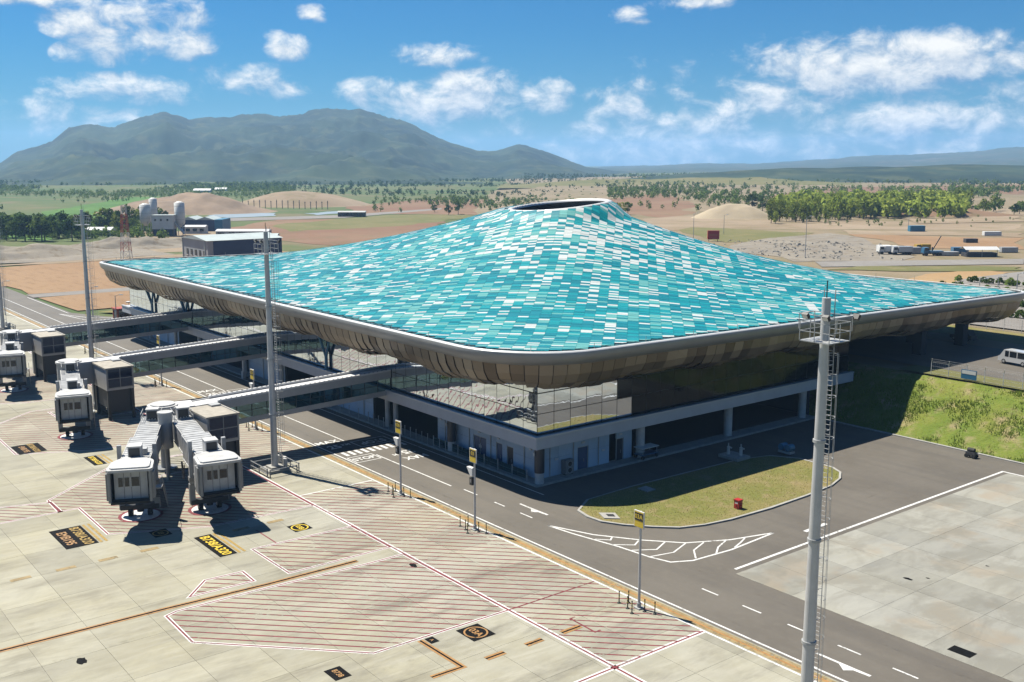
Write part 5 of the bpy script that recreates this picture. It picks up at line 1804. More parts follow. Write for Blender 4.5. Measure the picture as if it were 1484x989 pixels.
SIGNS = [(-56.6, 57.9, '03A', 'stand number sign reading 03A, without floodlight', False), (-79.8, 58.3, '03', 'stand number sign reading 03 with white floodlight', True),
         (-93.8, 58.5, '03B', 'stand number sign reading 03B with white floodlight', True),
         (-130.3, 58.2, '02A', 'stand number sign reading 02A behind the near fixed bridge', True), (-166, 58.2, '01A', 'stand number sign reading 01A beyond the middle bridge', True),
         (-204, 58.2, '01', 'stand number sign reading 01 by the far crossing', False), (-226, 58.2, '00', 'sign pole by the far junction', False)]
bp = None
for x, y, txt, lab, ex in SIGNS[:6]:
    stand_sign(x, y, txt, lab, ex)
    for (dx, dy) in ((-1.3, .1), (-.55, -.75), (.35, -1.15), (.75, -.1), (1.6, .2), (-1.75, -.55)):
        if bp is None:
            bp = bollard_proto(); o = bp
        else:
            o = copy_tree(bp)
        o.location = (x + dx, y + dy, .004)
        o['label'] = 'thin black bollard with yellow bands guarding the pole of sign ' + txt
# white equipment post by the far crossing
t = thing('camera_post', (-163.3, 71.2, 0), 'white equipment post at the pavement edge under the roof', 'post')
q = MB(); q.box(-.35, .35, -.3, .3, 0, 1.2); q.build('cabinet', 'light_panel', t)
q = MB(); q.cyl((0, 0, 1.2), (0, 0, 4.6), .2, n=12); q.build('post', 'sign_white', t)
q = MB(); q.box(-.3, .3, -.4, .25, 3.6, 4.4); q.build('housing', 'light_panel', t)

# ================================================================== SMALL THINGS BY THE ROAD BEND
t = thing('fire_hydrant_box', (-67.6, 83.6, .14), 'small bright red fire hydrant box on the grass island', 'hydrant')
q = MB(); q.box(-.32, .32, -.3, .3, 0, .9); q.build('cabinet', 'signal_red', t)
q = MB(); q.box(-.37, .37, -.35, .35, .9, 1.0); q.build('lid', 'signal_red', t)
q = MB(); q.cyl((.32, 0, .5), (.5, 0, .5), .1, n=10); q.cyl((0, -.3, .45), (0, -.46, .45), .1, n=10); q.build('outlet', 'signal_red', t)
q = MB(); q.box(-.2, .2, -.306, -.3, .55, .75); q.build('plate', 'sign_white', t)
t = thing('pump', (-62.5, 121.6, 0), 'small black wheeled pump at the foot of the grassy bank', 'pump')
q = MB(); q.box(-.6, .6, -.35, .35, .35, .75); q.build('frame', 'machine_dark', t)
q = MB(); q.cyl((-.45, 0, .95), (.4, 0, .95), .28, n=14); q.build('engine', 'rubber', t)
for sx in (-.45, .45):
    for sy in (-.38, .38):
        q = MB(); q.cyl((sx, sy - .06, .25), (sx, sy + .06, .25), .25, n=14); q.build('wheel', 'rubber', t)
q = MB(); q.bar((.5, 0, .6), (1.2, 0, 1.0), .07); q.build('handle', 'galvanised', t)
t = thing('pump_set', (-80.3, 98.2, 0), 'pale pump set on a concrete pad in the shade of the terminal', 'pump')
q = MB(); q.box(-1.5, 1.5, -1.2, 1.2, .14, .5); q.build('pad', 'concrete_kerb', t)
for px, py in ((-.7, -.3), (.6, .5)):
    q = MB(); q.cyl((px, py, .5), (px, py, 1.5), .2, n=12); q.cyl((px, py, 1.4), (px + .5, py, 1.4), .1, n=10); q.cyl((px, py, 1.5), (px, py, 1.9), .07, n=8); q.build('riser', 'light_panel', t)
t = thing('water_tank', (-77.6, 104.9, 0), 'pair of pale blue drums on a stand in the terminal shade', 'tank')
q = MB(); q.box(-.9, .9, -.5, .5, .2, .5); q.build('stand', 'galvanised', t)
for s in (-.5, .5):
    q = MB(); q.cyl((s, -.5, .95), (s, .5, .95), .42, n=16); q.build('drum', 'shed_cyan', t)
t = thing('baggage_cart', (-86.9, 89.6, .25), 'white topped cart parked by the dark opening of the terminal', 'cart')
q = MB(); q.box(-.7, .7, -1.4, 1.4, .5, .62); q.build('deck', 'car_blue', t)
q = MB(); q.box(-.75, .75, -1.45, 1.45, 1.35, 1.42); q.build('canopy', 'sign_white', t)
for sx in (-.6, .6):
    for sy in (-1.2, 1.2):
        q = MB(); q.bar((sx, sy, .6), (sx, sy, 1.36), .07); q.build('post', 'galvanised', t)
        q = MB(); q.cyl((sx - .08, sy, .25), (sx + .08, sy, .25), .25, n=14); q.build('wheel', 'rubber', t)
# ================================================================== BUILDINGS AND PLANT BEYOND
def pol(px, r):
    """ground point at picture column px and distance r along the heading"""
    a = math.atan((px - 742) / 1520.0); th = R_(YAW) - a; d = r / math.cos(a)
    return (-math.sin(th) * d, math.cos(th) * d)


FACE = R_(YAW)          # a thing turned by this faces its -Y side to the camera


def gthing(name, xy, z, label, cat, group=None, rz=FACE):
    return thing(name, (xy[0], xy[1], z), label, cat, group, rz)


# concrete plant: three silos and a mixing house
for px, r, d, h0, h1, lab in ((210, 520, 5.2, 7.2, 15.2, 'wide white cement silo at the outer side of the mixing house'), (222, 532, 4.0, 7.0, 17.6, 'tallest slim white silo standing behind the mixing house'),
                              (260, 520, 5.0, 6.5, 16.2, 'white silo with a pointed foot beside the blue sheds')):
    t = gthing('cement_silo', pol(px, r), -.15, lab, 'silo', 'cement silos of the concrete plant')
    q = MB(); q.lathe([(0, h0 - 2.4), (d * .12, h0 - 2.4), (d / 2, h0), (d / 2, h1), (d * .2, h1 + .7), (0, h1 + .8)], n=24); q.build('shell', 'silo_white', t, True)
    for k in range(4):
        a = math.pi / 4 + k * math.pi / 2; x, y = d * .46 * math.cos(a), d * .46 * math.sin(a)
        q = MB(); q.bar((x, y, 0), (x, y, h0 + .4), .38); q.build('leg', 'galvanised', t)
    q = MB()
    for k in range(10):
        a = k * math.pi / 5; q.bar((d * .42 * math.cos(a), d * .42 * math.sin(a), h1 + .2), (d * .42 * math.cos(a), d * .42 * math.sin(a), h1 + 1.4), .09, 3)
    q.build('top_railing', 'galvanised', t)
    q = MB()
    for k in range(3):
        z = h0 + (h1 - h0) * (k + .5) / 3; q.cyl((0, 0, z - .08), (0, 0, z + .08), d / 2 + .06, n=24, caps=False)
    q.build('hoop', 'galvanised', t)
t = gthing('mixing_house', pol(237, 516), -.15, 'pale clad mixing house raised on legs between the silos', 'plant building')
q = MB(); q.box(-5.2, 5.2, -3, 3, 3.6, 10.2); q.build('body', 'silo_white', t)
q = MB(); q.prism([(-5.5, -3.3), (5.5, -3.3), (5.5, 3.3), (-5.5, 3.3)], 10.2, 10.5); q.build('roof', 'warehouse_roof', t)
for x in (-3.4, -.6, 2.6):
    q = MB(); q.box(x - .45, x + .45, -3.06, -3.0, 7.6, 8.6); q.build('window', 'window_dark', t)
for x in (-4.8, -1.6, 1.6, 4.8):
    for y in (-2.6, 2.6):
        q = MB(); q.box(x - .25, x + .25, y - .25, y + .25, 0, 3.6); q.build('leg', 'dark_metal', t)
q = MB(); q.box(-4.6, 4.6, -2.2, 2.2, .2, 3.4); q.build('hopper', 'shed_blue', t)
q = MB(); q.add([(5.2, -1, 6), (5.2, 1, 6), (9.5, 1, 1), (9.5, -1, 1), (5.2, -1, 7.2), (5.2, 1, 7.2), (9.5, 1, 2), (9.5, -1, 2)], [(0, 1, 2, 3), (4, 7, 6, 5), (0, 3, 7, 4), (1, 5, 6, 2), (0, 4, 5, 1), (3, 2, 6, 7)]); q.build('conveyor', 'galvanised', t)


def shed(px, r, w_, d_, h, rise, lab, wall, roofm, group=None, rz=FACE, z=-.15, gable='x', doors=0):
    t = gthing('shed', pol(px, r), z, lab, 'shed', group, rz)
    q = MB(); q.box(-w_ / 2, w_ / 2, -d_ / 2, d_ / 2, 0, h); q.build('wall', wall, t)
    q = MB()
    o = .3
    if gable == 'y':      # gable towards the camera
        q.add([(-w_ / 2 - o, -d_ / 2 - o, h), (w_ / 2 + o, -d_ / 2 - o, h), (0, -d_ / 2 - o, h + rise), (-w_ / 2 - o, d_ / 2 + o, h), (w_ / 2 + o, d_ / 2 + o, h), (0, d_ / 2 + o, h + rise)],
              [(0, 1, 2), (3, 5, 4), (0, 2, 5, 3), (1, 4, 5, 2), (0, 3, 4, 1)])
    else:
        q.add([(-w_ / 2 - o, -d_ / 2 - o, h), (w_ / 2 + o, -d_ / 2 - o, h), (w_ / 2 + o, 0, h + rise), (-w_ / 2 - o, 0, h + rise), (w_ / 2 + o, d_ / 2 + o, h), (-w_ / 2 - o, d_ / 2 + o, h)],
              [(0, 1, 2, 3), (3, 2, 4, 5), (0, 3, 5), (1, 4, 2), (0, 5, 4, 1)])
    q.build('roof', roofm, t)
    for k in range(doors):
        x = -w_ / 2 + (k + .5) * w_ / doors
        q = MB(); q.box(x - w_ / doors * .3, x + w_ / doors * .3, -d_ / 2 - .06, -d_ / 2, .3 if doors < 3 else h * .35, h * .75); q.build('door' if doors < 3 else 'window', 'window_dark', t)
    return t


shed(279, 560, 8.5, 16, 6.0, 1.6, 'dark blue gabled shed next to the white silo', 'shed_blue', 'warehouse_roof', 'blue sheds of the concrete plant', gable='y')
t = shed(303, 560, 9.5, 16, 6.0, 1.6, 'dark blue gabled shed with a bright cyan side', 'shed_blue', 'warehouse_roof', 'blue sheds of the concrete plant', gable='y')
q = MB(); q.box(4.8, 9.0, -8.02, 8, 0, 6.2); q.build('side_wing', 'shed_cyan', t)
shed(283, 535, 10.5, 5, 3.6, .8, 'low pale site office in front of the blue sheds', 'silo_white', 'fascia_white', doors=3)
shed(352, 520, 26, 7, 2.4, .9, 'long low white roofed shed behind the big warehouse', 'warehouse_grey', 'fascia_white', doors=5)
shed(142, 520, 14, 8, 3.0, 1.3, 'low white roofed house below the tree belt', 'silo_white', 'fascia_white', doors=3)
shed(388, 500, 9, 5, 1.8, .7, 'small shed by the dirt track', 'warehouse_grey', 'warehouse_roof', doors=1)
shed(160, 440, 5, 3, 2.6, .1, 'dark site container on the berm', 'machine_dark', 'machine_dark', doors=1)
shed(510, 700, 18, 6, 3.2, .8, 'dark long shelter on the bare field', 'dark_metal', 'warehouse_grey', doors=4)
shed(295, 1250, 20, 8, 3, 2, 'white farmhouse roof below the mountain', 'silo_white', 'fascia_white', doors=2)
shed(322, 1300, 14, 8, 3, 2, 'white barn beside the farmhouse below the mountain', 'silo_white', 'fascia_white', doors=2)

# big warehouse with grey end and blue long wall
t = thing('warehouse', (-361.5, 146, -.15), 'large grey warehouse with a dark blue long wall behind the roof', 'warehouse')
q = MB(); q.box(-24, 0, .1, 29, 0, 8.2); q.build('wall', 'warehouse_grey', t)
q = MB(); q.box(.0, .15, 2.2, 29, .4, 8.0); q.build('blue_wall', 'warehouse_blue', t)
q = MB(); q.add([(-24.5, -.5, 8.2), (.6, -.5, 8.2), (.6, 29.5, 8.2), (-24.5, 29.5, 8.2), (-12, -.5, 9.6), (-12, 29.5, 9.6)], [(0, 1, 4), (2, 3, 5), (1, 2, 5, 4), (3, 0, 4, 5), (0, 3, 2, 1)]); q.build('roof', 'warehouse_roof', t)
for k in range(5):
    q = MB(); x = -20 + k * 4; q.box(x, x + 1.6, -.06, .1, 2.2, 4.4); wdw = q.build('window', 'window_dark', t)
    q = MB(); q.box(x - .15, x + 1.75, -.2, .1, 1.95, 2.2); q.build('sill', 'fascia_white', wdw)
q = MB(); q.box(-2.6, -2.2, -.15, .1, 0, 8.2); q.box(-23.9, -23.5, -.15, .1, 0, 8.2); q.build('pilaster', 'warehouse_roof', t)

# red and white lattice tower
t = thing('lattice_tower', (-393, 127.4, -.15), 'slender red and white lattice tower on the ploughed field edge', 'tower')
H_ = 20.5
for k in range(6):
    za, zb = H_ * k / 6, H_ * (k + 1) / 6; wa, wb = 1.7 - 1.0 * k / 6, 1.7 - 1.0 * (k + 1) / 6
    q = MB()
    cs = [(-1, -1), (1, -1), (1, 1), (-1, 1)]
    for i in range(4):
        a, b = cs[i], cs[(i + 1) % 4]
        q.bar((a[0] * wa, a[1] * wa, za), (a[0] * wb, a[1] * wb, zb), .2); q.bar((a[0] * wa, a[1] * wa, za), (b[0] * wb, b[1] * wb, zb), .12); q.bar((b[0] * wa, b[1] * wa, za), (a[0] * wb, a[1] * wb, zb), .12)
        q.bar((a[0] * wb, a[1] * wb, zb), (b[0] * wb, b[1] * wb, zb), .12)
    q.build('section', 'lattice_red' if k in (3, 4, 1) else 'lattice_white', t)

# red guard kiosk at the junction
t = thing('guard_kiosk', (-240.6, 76.2, 0), 'small orange red guard kiosk at the road junction', 'kiosk')
q = MB(); q.box(-1.4, 1.4, -1.4, 1.4, 0, 2.6); q.build('wall', 'light_panel', t)
for sx in (-1.4, 1.4):
    for sy in (-1.4, 1.4):
        q = MB(); q.box(sx - .2, sx + .2, sy - .2, sy + .2, 0, 2.9); q.build('corner_post', 'kiosk_red', t)
q = MB(); q.box(-1.8, 1.8, -1.8, 1.8, 2.9, 3.2); q.build('roof', 'kiosk_red', t)
q = MB(); q.box(-.5, .5, -1.46, -1.4, .1, 2.3); q.build('door', 'window_dark', t)
q = MB(); q.box(1.4, 1.46, -1.0, 1.0, 1.0, 2.2); q.build('window', 'window_dark', t)
q = MB(); q.bar((1.2, 1.2, 3.2), (1.2, 1.2, 4.3), .1); q.lathe([(0, 4.3), (.6, 4.4), (.6, 4.6), (0, 4.7)], (1.2, 1.2, 0), 12); q.build('lamp', 'sign_white', t)

# red site board and yard things on the plateau
t = gthing('site_billboard', pol(1035, 399), 6, 'solid red billboard standing on the dirt yard', 'billboard')
q = MB(); q.box(-2.2, 2.2, -.5, .5, .9, 4.2); q.build('panel', 'signal_red', t)
q = MB(); q.box(-1.6, 1.6, -.52, -.505, 2.2, 2.9); q.build('stripe', 'kiosk_red', t)
for x in (-1.7, 1.7):
    q = MB(); q.bar((x, 0, 0), (x, 0, 1), .25); q.build('post', 'dark_metal', t)


def truck(px, r, lab, cabm, bodym, w_=2.4, L=6.5, crane=False):
    t = gthing('truck', pol(px, r), 6.03, lab, 'truck', 'trucks parked on the far yard')
    q = MB(); q.add([(-L / 2, -w_ / 2, .7), (-L / 2 + 1.8, -w_ / 2, .7), (-L / 2 + 1.8, w_ / 2, .7), (-L / 2, w_ / 2, .7), (-L / 2 + .3, -w_ / 2, 2.7), (-L / 2 + 1.8, -w_ / 2, 2.7), (-L / 2 + 1.8, w_ / 2, 2.7), (-L / 2 + .3, w_ / 2, 2.7)],
                    [(0, 3, 2, 1), (4, 5, 6, 7), (0, 1, 5, 4), (1, 2, 6, 5), (2, 3, 7, 6), (3, 0, 4, 7)]); cb_ = q.build('cab', cabm, t)
    q = MB(); q.box(-L / 2 + .5, -L / 2 + 1.6, -w_ / 2 - .02, -w_ / 2, 1.7, 2.45); q.build('window', 'window_dark', cb_)
    q = MB(); q.box(-L / 2 + 2.0, L / 2, -w_ / 2, w_ / 2, 1.0, 2.8 if not crane else 1.6); q.build('body', bodym, t)
    q = MB(); q.box(-L / 2, L / 2, -w_ / 2 + .2, w_ / 2 - .2, .6, .95); q.build('chassis', 'machine_dark', t)
    for x in (-L / 2 + 1, L / 2 - 2.2, L / 2 - 1):
        for s in (-1, 1):
            q = MB(); q.cyl((x, s * w_ / 2 - .18, .5), (x, s * w_ / 2 + .1, .5), .5, n=14); q.build('wheel', 'rubber', t)
    if crane:
        q = MB(); q.bar((0, 0, 1.6), (2.6, 0, 6.4), .35); q.bar((0, 0, 1.6), (0, 0, 2.8), .5); q.build('crane_arm', 'machine_dark', t)
    return t


truck(1355, 338, 'blue truck with a raised crane arm on the far yard', 'car_blue', 'car_blue', crane=True)
truck(1310, 341, 'white box truck beside the rubble heaps', 'car_white', 'car_white')
truck(1290, 343, 'pale flat truck next to the grey rubble', 'silo_white', 'silo_white')
truck(1340, 350, 'yellow loader truck behind the blue one', 'machine_yellow', 'machine_yellow', L=5)


def container(px, r, w_, h, d_, mat, lab, z=6.03):
    t = gthing('container', pol(px, r), z, lab, 'container', 'containers and stacks on the far yard')
    q = MB(); q.box(-w_ / 2, w_ / 2, -d_ / 2, d_ / 2, .15, h); q.build('box', mat, t)
    q = MB()
    for k in range(int(w_ / .8)):
        x = -w_ / 2 + .4 + k * .8; q.box(x - .08, x + .08, -d_ / 2 - .05, -d_ / 2, .2, h - .1)
    q.build('rib', mat, t)
    for s in (-1, 1):
        q = MB(); q.box(s * w_ / 2 * .8 - .2, s * w_ / 2 * .8 + .2, -d_ / 2, d_ / 2, 0, .15); q.build('skid', 'dark_metal', t)


for a in ((1284, 352, 4.2, 2.3, 2.4, 'silo_white', 'white container beside the grey rubble'), (1326, 345, 5.0, 2.2, 2.4, 'galvanised', 'grey container next to the white truck'),
          (1378, 338, 6.5, 1.3, 2.4, 'galvanised', 'low grey stack behind the blue crane truck'), (1395, 345, 5.0, 2.2, 2.4, 'car_blue', 'blue container behind the dark shelter'),
          (1330, 456, 6.5, 2.6, 3.0, 'shed_cyan', 'bright blue container standing alone before the grove'), (1466, 350, 5.5, 1.8, 2.4, 'galvanised', 'grey container at the end of the yard'),
          (1410, 392, 4.5, 1.6, 2.4, 'machine_dark', 'dark low container on the brown field'), (1440, 430, 7, 1.8, 2.4, 'silo_white', 'white long container by the field track')):
    container(*a)
t = gthing('open_shelter', pol(1424, 335), 6.03, 'pale roofed open shelter with a dark base on the yard', 'shelter')
q = MB(); q.box(-5, 5, -2, 2, .0, 1.3); q.build('store', 'machine_dark', t)
q = MB(); q.add([(-5.5, -2.5, 2.3), (5.5, -2.5, 2.3), (5.5, 0, 3.2), (-5.5, 0, 3.2), (5.5, 2.5, 2.3), (-5.5, 2.5, 2.3)], [(0, 1, 2, 3), (3, 2, 4, 5)]); q.build('roof', 'fascia_white', t)
for x in (-4.8, 0, 4.8):
    q = MB(); q.bar((x, -2, 0), (x, -2, 2.5), .2); q.build('post', 'galvanised', t)

# rubble heaps (too many stones to count)
vs, fs = [], []
for k in range(700):
    px = rnd.gauss(1175, 66); r = 352 + rnd.uniform(-24, 46) - (px - 1170) * .1
    if fbm(px * .07, r * .12, 2) < -.05: continue
    x, y = pol(px, r); s = rnd.uniform(.12, .55) * (1.7 if rnd.random() < .08 else 1)
    o = len(vs)
    ang = rnd.uniform(0, 3.1)
    for dx, dy, dz in ((-1, -1, 0), (1, -1, 0), (1, 1, 0), (-1, 1, 0), (-.5, -.6, .8), (.6, -.4, 1.0), (.5, .5, .7), (-.6, .5, 1.1)):
        dx *= rnd.uniform(.7, 1.2); dy *= rnd.uniform(.7, 1.2)
        vs.append((x + s * (dx * math.cos(ang) - dy * math.sin(ang)), y + s * (dx * math.sin(ang) + dy * math.cos(ang)), 6.0 + s * dz * .9))
    fs += [[o + i for i in f] for f in ((4, 5, 6, 7), (0, 1, 5, 4), (1, 2, 6, 5), (2, 3, 7, 6), (3, 0, 4, 7))]
me = bpy.data.meshes.new('rubble'); me.from_pydata(vs, [], fs); me.materials.append(MATS['rubble'])
tag(link('rubble', me), 'heaps of grey broken stones on the construction yard', 'rubble', None, 'stuff')


# lamp posts of the yard and the junction
def lamp_post(xy, z, h, lab):
    t = gthing('lamp_post', xy, z, lab, 'lamp post', 'lamp posts beyond the terminal')
    q = MB(); q.cyl((0, 0, 0), (0, 0, h), .13, .08, 8); q.build('post', 'galvanised', t)
    q = MB(); q.bar((0, 0, h - .1), (1.2, 0, h + .2), .1); q.build('arm', 'galvanised', t)
    q = MB(); q.box(.9, 1.7, -.15, .15, h + .1, h + .28); q.build('lamp', 'sign_white', t)


for px, r, h, lab in ((1006, 392, 11, 'lamp post near the red billboard'), (1170, 330, 13, 'tall lamp post beside the grey rubble'), (1050, 440, 8, 'lamp post before the sand mound'), (1318, 470, 9, 'lamp post before the bamboo grove'),
                      (1428, 215, 6, 'lamp post at the corner of the car park'), (1455, 220, 6, 'second lamp post along the car park'), (1483, 226, 6, 'third lamp post along the car park')):
    lamp_post(pol(px, r), 6.0, h, lab)
for x, y, h, lab in ((-268, 57.5, 8, 'lamp post on the apron side before the junction'), (-233, 72.5, 7, 'lamp post at the pavement corner of the terminal'), (-252, 73, 7, 'lamp post on the field side of the junction')):
    lamp_post((x, y), 0, h, lab)

# row of dark posts along the pale ridge
for k in range(16):
    x, y = pol(352 + k * 8.2, 838 - k * 2)
    q = MB(); q.box(-.2, .2, -.2, .2, -1, 6.5 + rnd.uniform(-1, .6)); q.box(-.8, .8, -.2, .2, 5.0, 5.3); o = q.build('ridge_post', 'dark_metal'); o.location = (x, y, 0)
    tag(o, 'dark post in the row along the pale earth ridge', 'post', 'row of posts on the pale ridge')


# ---- fence on the crest of the bank
fence = thing('security_fence', (-77, 136.6, 6), 'wire security fence with slanted post tops on the crest of the bank', 'fence')
for k in range(18):
    x = k * 2.6
    q = MB(); q.bar((x, 0, 0), (x, 0, 2.1), .09); q.bar((x, 0, 2.1), (x + .25, -.35, 2.6), .08); q.build('post', 'sign_white', fence)
q = MB()
for z in (.5, 1.0, 1.5, 2.05):
    q.bar((0, 0, z), (44.2, 0, z), .03, 3)
for k in range(150):
    q.bar((k * .295, 0, .05), (k * .295, 0, 2.05), .015, 3)
for z, y in ((2.25, -.12), (2.55, -.33)):
    q.bar((0, y, z), (44.2, y, z), .025, 3)
q.build('wire_mesh', 'galvanised', fence)
t = thing('notice_board', (-71.3, 136.4, 6), 'pale blue and white notice board hung on the security fence', 'sign')
q = MB(); q.box(-1.1, 1.1, -.08, 0, .5, 1.8); q.build('panel', 'car_blue', t)
q = MB(); q.box(-1.0, 1.0, -.10, -.081, 1.2, 1.7); q.build('upper_strip', 'sign_white', t)
fence2 = thing('perimeter_fence', (-100, 184, 6), 'tall mesh fence between the forecourt verge and the car park', 'fence')
for k in range(30):
    q = MB(); q.bar((k * 3.2, 0, 0), (k * 3.2, 0, 2.4), .1); q.build('post', 'sign_white', fence2)
q = MB()
for z in (.3, 1.2, 2.3):
    q.bar((0, 0, z), (93, 0, z), .04, 3)
for k in range(180):
    q.bar((k * .516, 0, .1), (k * .516, 0, 2.3), .02, 3)
q.build('wire_mesh', 'galvanised', fence2)


# ---- vehicles on the forecourt
def car(x, y, rz, lab, paint, L=4.4, H=1.75, van=False):
    t = thing('parked_car', (x, y, 6.46), lab, 'car', 'cars standing on the forecourt', rz)
    W = .88
    if van:
        prof = [(-L / 2, .3), (L / 2, .3), (L / 2, .95), (L / 2 - .35, 1.15), (L / 2 - .95, H), (-L / 2 + .1, H), (-L / 2, .9)]
    else:
        prof = [(-L / 2, .3), (L / 2, .3), (L / 2, .75), (L / 2 - .15, .88), (L * .2, 1.0), (L * .06, H), (-L * .28, H), (-L * .42, 1.02), (-L / 2, .95)]
    q = MB(); n_ = len(prof)
    q.add([(a, -W, b) for a, b in prof] + [(a, W, b) for a, b in prof], [(i, (i + 1) % n_, n_ + (i + 1) % n_, n_ + i) for i in range(n_)] + [tuple(range(n_ - 1, -1, -1)), tuple(range(n_, 2 * n_))])
    q.build('body', paint, t)
    for s in (-1, 1):
        for a, b in (((-L * .38, -L * .12), (-L * .09, L * .13), (L * .16, L * .28)) if van else ((-L * .27, -L * .08), (-L * .06, L * .07))):
            q = MB(); q.box(a, b, s * W - .006, s * W + .012, 1.05, H - .14); q.build('side_window', 'window_dark', t)
        for xx in (-L * .3, L * .31):
            q = MB(); q.cyl((xx, s * W - .2, .32), (xx, s * W + .02, .32), .33, n=18); wl = q.build('wheel', 'rubber', t)
            q = MB(); q.cyl((xx, s * W - .1, .32), (xx, s * W + .03, .32), .19, n=12); q.build('rim', 'galvanised', wl)
        q = MB(); q.box(L / 2 - .02, L / 2 + .02, s * .62 - .18, s * .62 + .18, .62, .8); q.build('headlight', 'sign_white', t)
    return t


car(-72.6, 152.6, R_(170), 'white minibus parked at the edge of the forecourt', 'car_white', 5.2, 2.05, True)
car(-64, 160, R_(172), 'dark car behind the white minibus', 'machine_dark')
car(-88.5, 166.5, R_(175), 'small dark car under the far end of the roof', 'machine_dark', 4.0)

# hedges of the car park: rows of single shrubs
def shrub_mesh(seed, n_=70, r=1.0):
    g_ = random.Random(seed); v, f = [], []
    for k in range(n_):
        a, b = g_.uniform(0, 2 * math.pi), g_.uniform(0, 1); rr = r * g_.uniform(.55, 1)
        c = Vector((rr * math.cos(a) * math.sqrt(1 - b * b), rr * math.sin(a) * math.sqrt(1 - b * b), .15 + 1.25 * r * b))
        u = Vector((g_.gauss(0, 1), g_.gauss(0, 1), g_.gauss(0, 1))).normalized(); w_ = u.orthogonal().normalized(); s = g_.uniform(.16, .34) * r
        o = len(v); v += [tuple(c + s * (u + w_)), tuple(c + s * (w_ - u)), tuple(c - s * (u + w_)), tuple(c + s * (u - w_))]; f.append((o, o + 1, o + 2, o + 3))
    me = bpy.data.meshes.new('shrub'); me.from_pydata(v, [], f); me.materials.append(MATS['leaf_mid']); return me


sm = [shrub_mesh(i) for i in range(3)]
stem = MB(); stem.cyl((0, 0, -.05), (0, 0, .7), .06, n=6); stem = stem.mesh('stem', 'bark')
for row, (y, x0, x1) in enumerate(((200, -112, -80), (216, -122, -84), (234, -130, -92), (252, -136, -98))):
    n_ = int((x1 - x0) / 2.1)
    for k in range(n_):
        t = thing('shrub', (x0 + k * 2.1 + rnd.uniform(-.4, .4), y + rnd.uniform(-.3, .3), 6.4), 'clipped green shrub in a hedge row of the car park', 'shrub', 'shrubs in the car park hedges', rnd.uniform(0, 6))
        s = rnd.uniform(.75, 1.15); t.scale = (s, s, s)
        link('foliage', sm[k % 3], t); link('stem', stem, t)

# ================================================================== TREES
def crown_mesh(seed, n_, rx, rz, zc, leaf, mat, clumps=9):
    g_ = random.Random(seed); v, f = [], []
    cl = []
    for k in range(clumps):
        a, u = g_.uniform(0, 2 * math.pi), g_.uniform(-.8, .95); s = math.sqrt(1 - u * u) * g_.uniform(.35, .85)
        cl.append((Vector((rx * s * math.cos(a), rx * s * math.sin(a), zc + rz * u * .75)), g_.uniform(.3, .52)))
    for k in range(n_):
        c0, rr = cl[k % clumps]
        d = Vector((g_.gauss(0, 1), g_.gauss(0, 1), g_.gauss(0, 1))).normalized() * g_.uniform(.45, 1.0)
        c = c0 + Vector((d.x * rx * rr, d.y * rx * rr, d.z * rz * rr))
        u = (d + Vector((g_.gauss(0, .7), g_.gauss(0, .7), g_.gauss(0, .7)))).normalized(); a = u.orthogonal().normalized(); b = u.cross(a); s = leaf * g_.uniform(.6, 1.3)
        o = len(v); v += [tuple(c + s * a), tuple(c + s * .6 * b), tuple(c - s * a), tuple(c - s * .6 * b)]; f.append((o, o + 1, o + 2, o + 3))
    me = bpy.data.meshes.new('crown'); me.from_pydata(v, [], f); me.materials.append(MATS[mat]); return me


def trunk_mesh(seed, h, r):
    g_ = random.Random(seed); q = MB()
    q.cyl((0, 0, -.4), (.1, .05, h * .55), r, r * .6, 8); q.cyl((.1, .05, h * .55), (0, .1, h * .85), r * .6, r * .2, 7)
    for k in range(4):
        a = g_.uniform(0, 6.28); z = h * g_.uniform(.35, .6); q.cyl((.08, .04, z), (math.cos(a) * h * .22, math.sin(a) * h * .22, z + h * .25), r * .4, r * .12, 6)
    return q.mesh('trunk', 'bark')


TREES = {
    'round': [(crown_mesh(i, 420, 4.2, 4.0, 6.2, .62, mt), trunk_mesh(i, 8.5, .28)) for i, mt in ((1, 'leaf_dark'), (2, 'leaf_mid'), (3, 'leaf_mid'), (4, 'leaf_dark'), (5, 'leaf_bright'))],
    'slim': [(crown_mesh(10 + i, 300, 2.3, 5.4, 5.0, .5, mt, 12), trunk_mesh(10 + i, 8.5, .18)) for i, mt in ((1, 'leaf_bright'), (2, 'leaf_bright'), (3, 'leaf_bright'))],
}


def tree(x, y, z, kind, s, label, group):
    cm, tm = rnd.choice(TREES[kind])
    t = thing('tree' if kind == 'round' else 'bamboo', (x, y, z), label, 'tree', group, rnd.uniform(0, 6.28))
    t.scale = (s * rnd.uniform(.85, 1.2), s * rnd.uniform(.85, 1.2), s * rnd.uniform(.85, 1.15))
    link('crown', cm, t); link('trunk', tm, t)


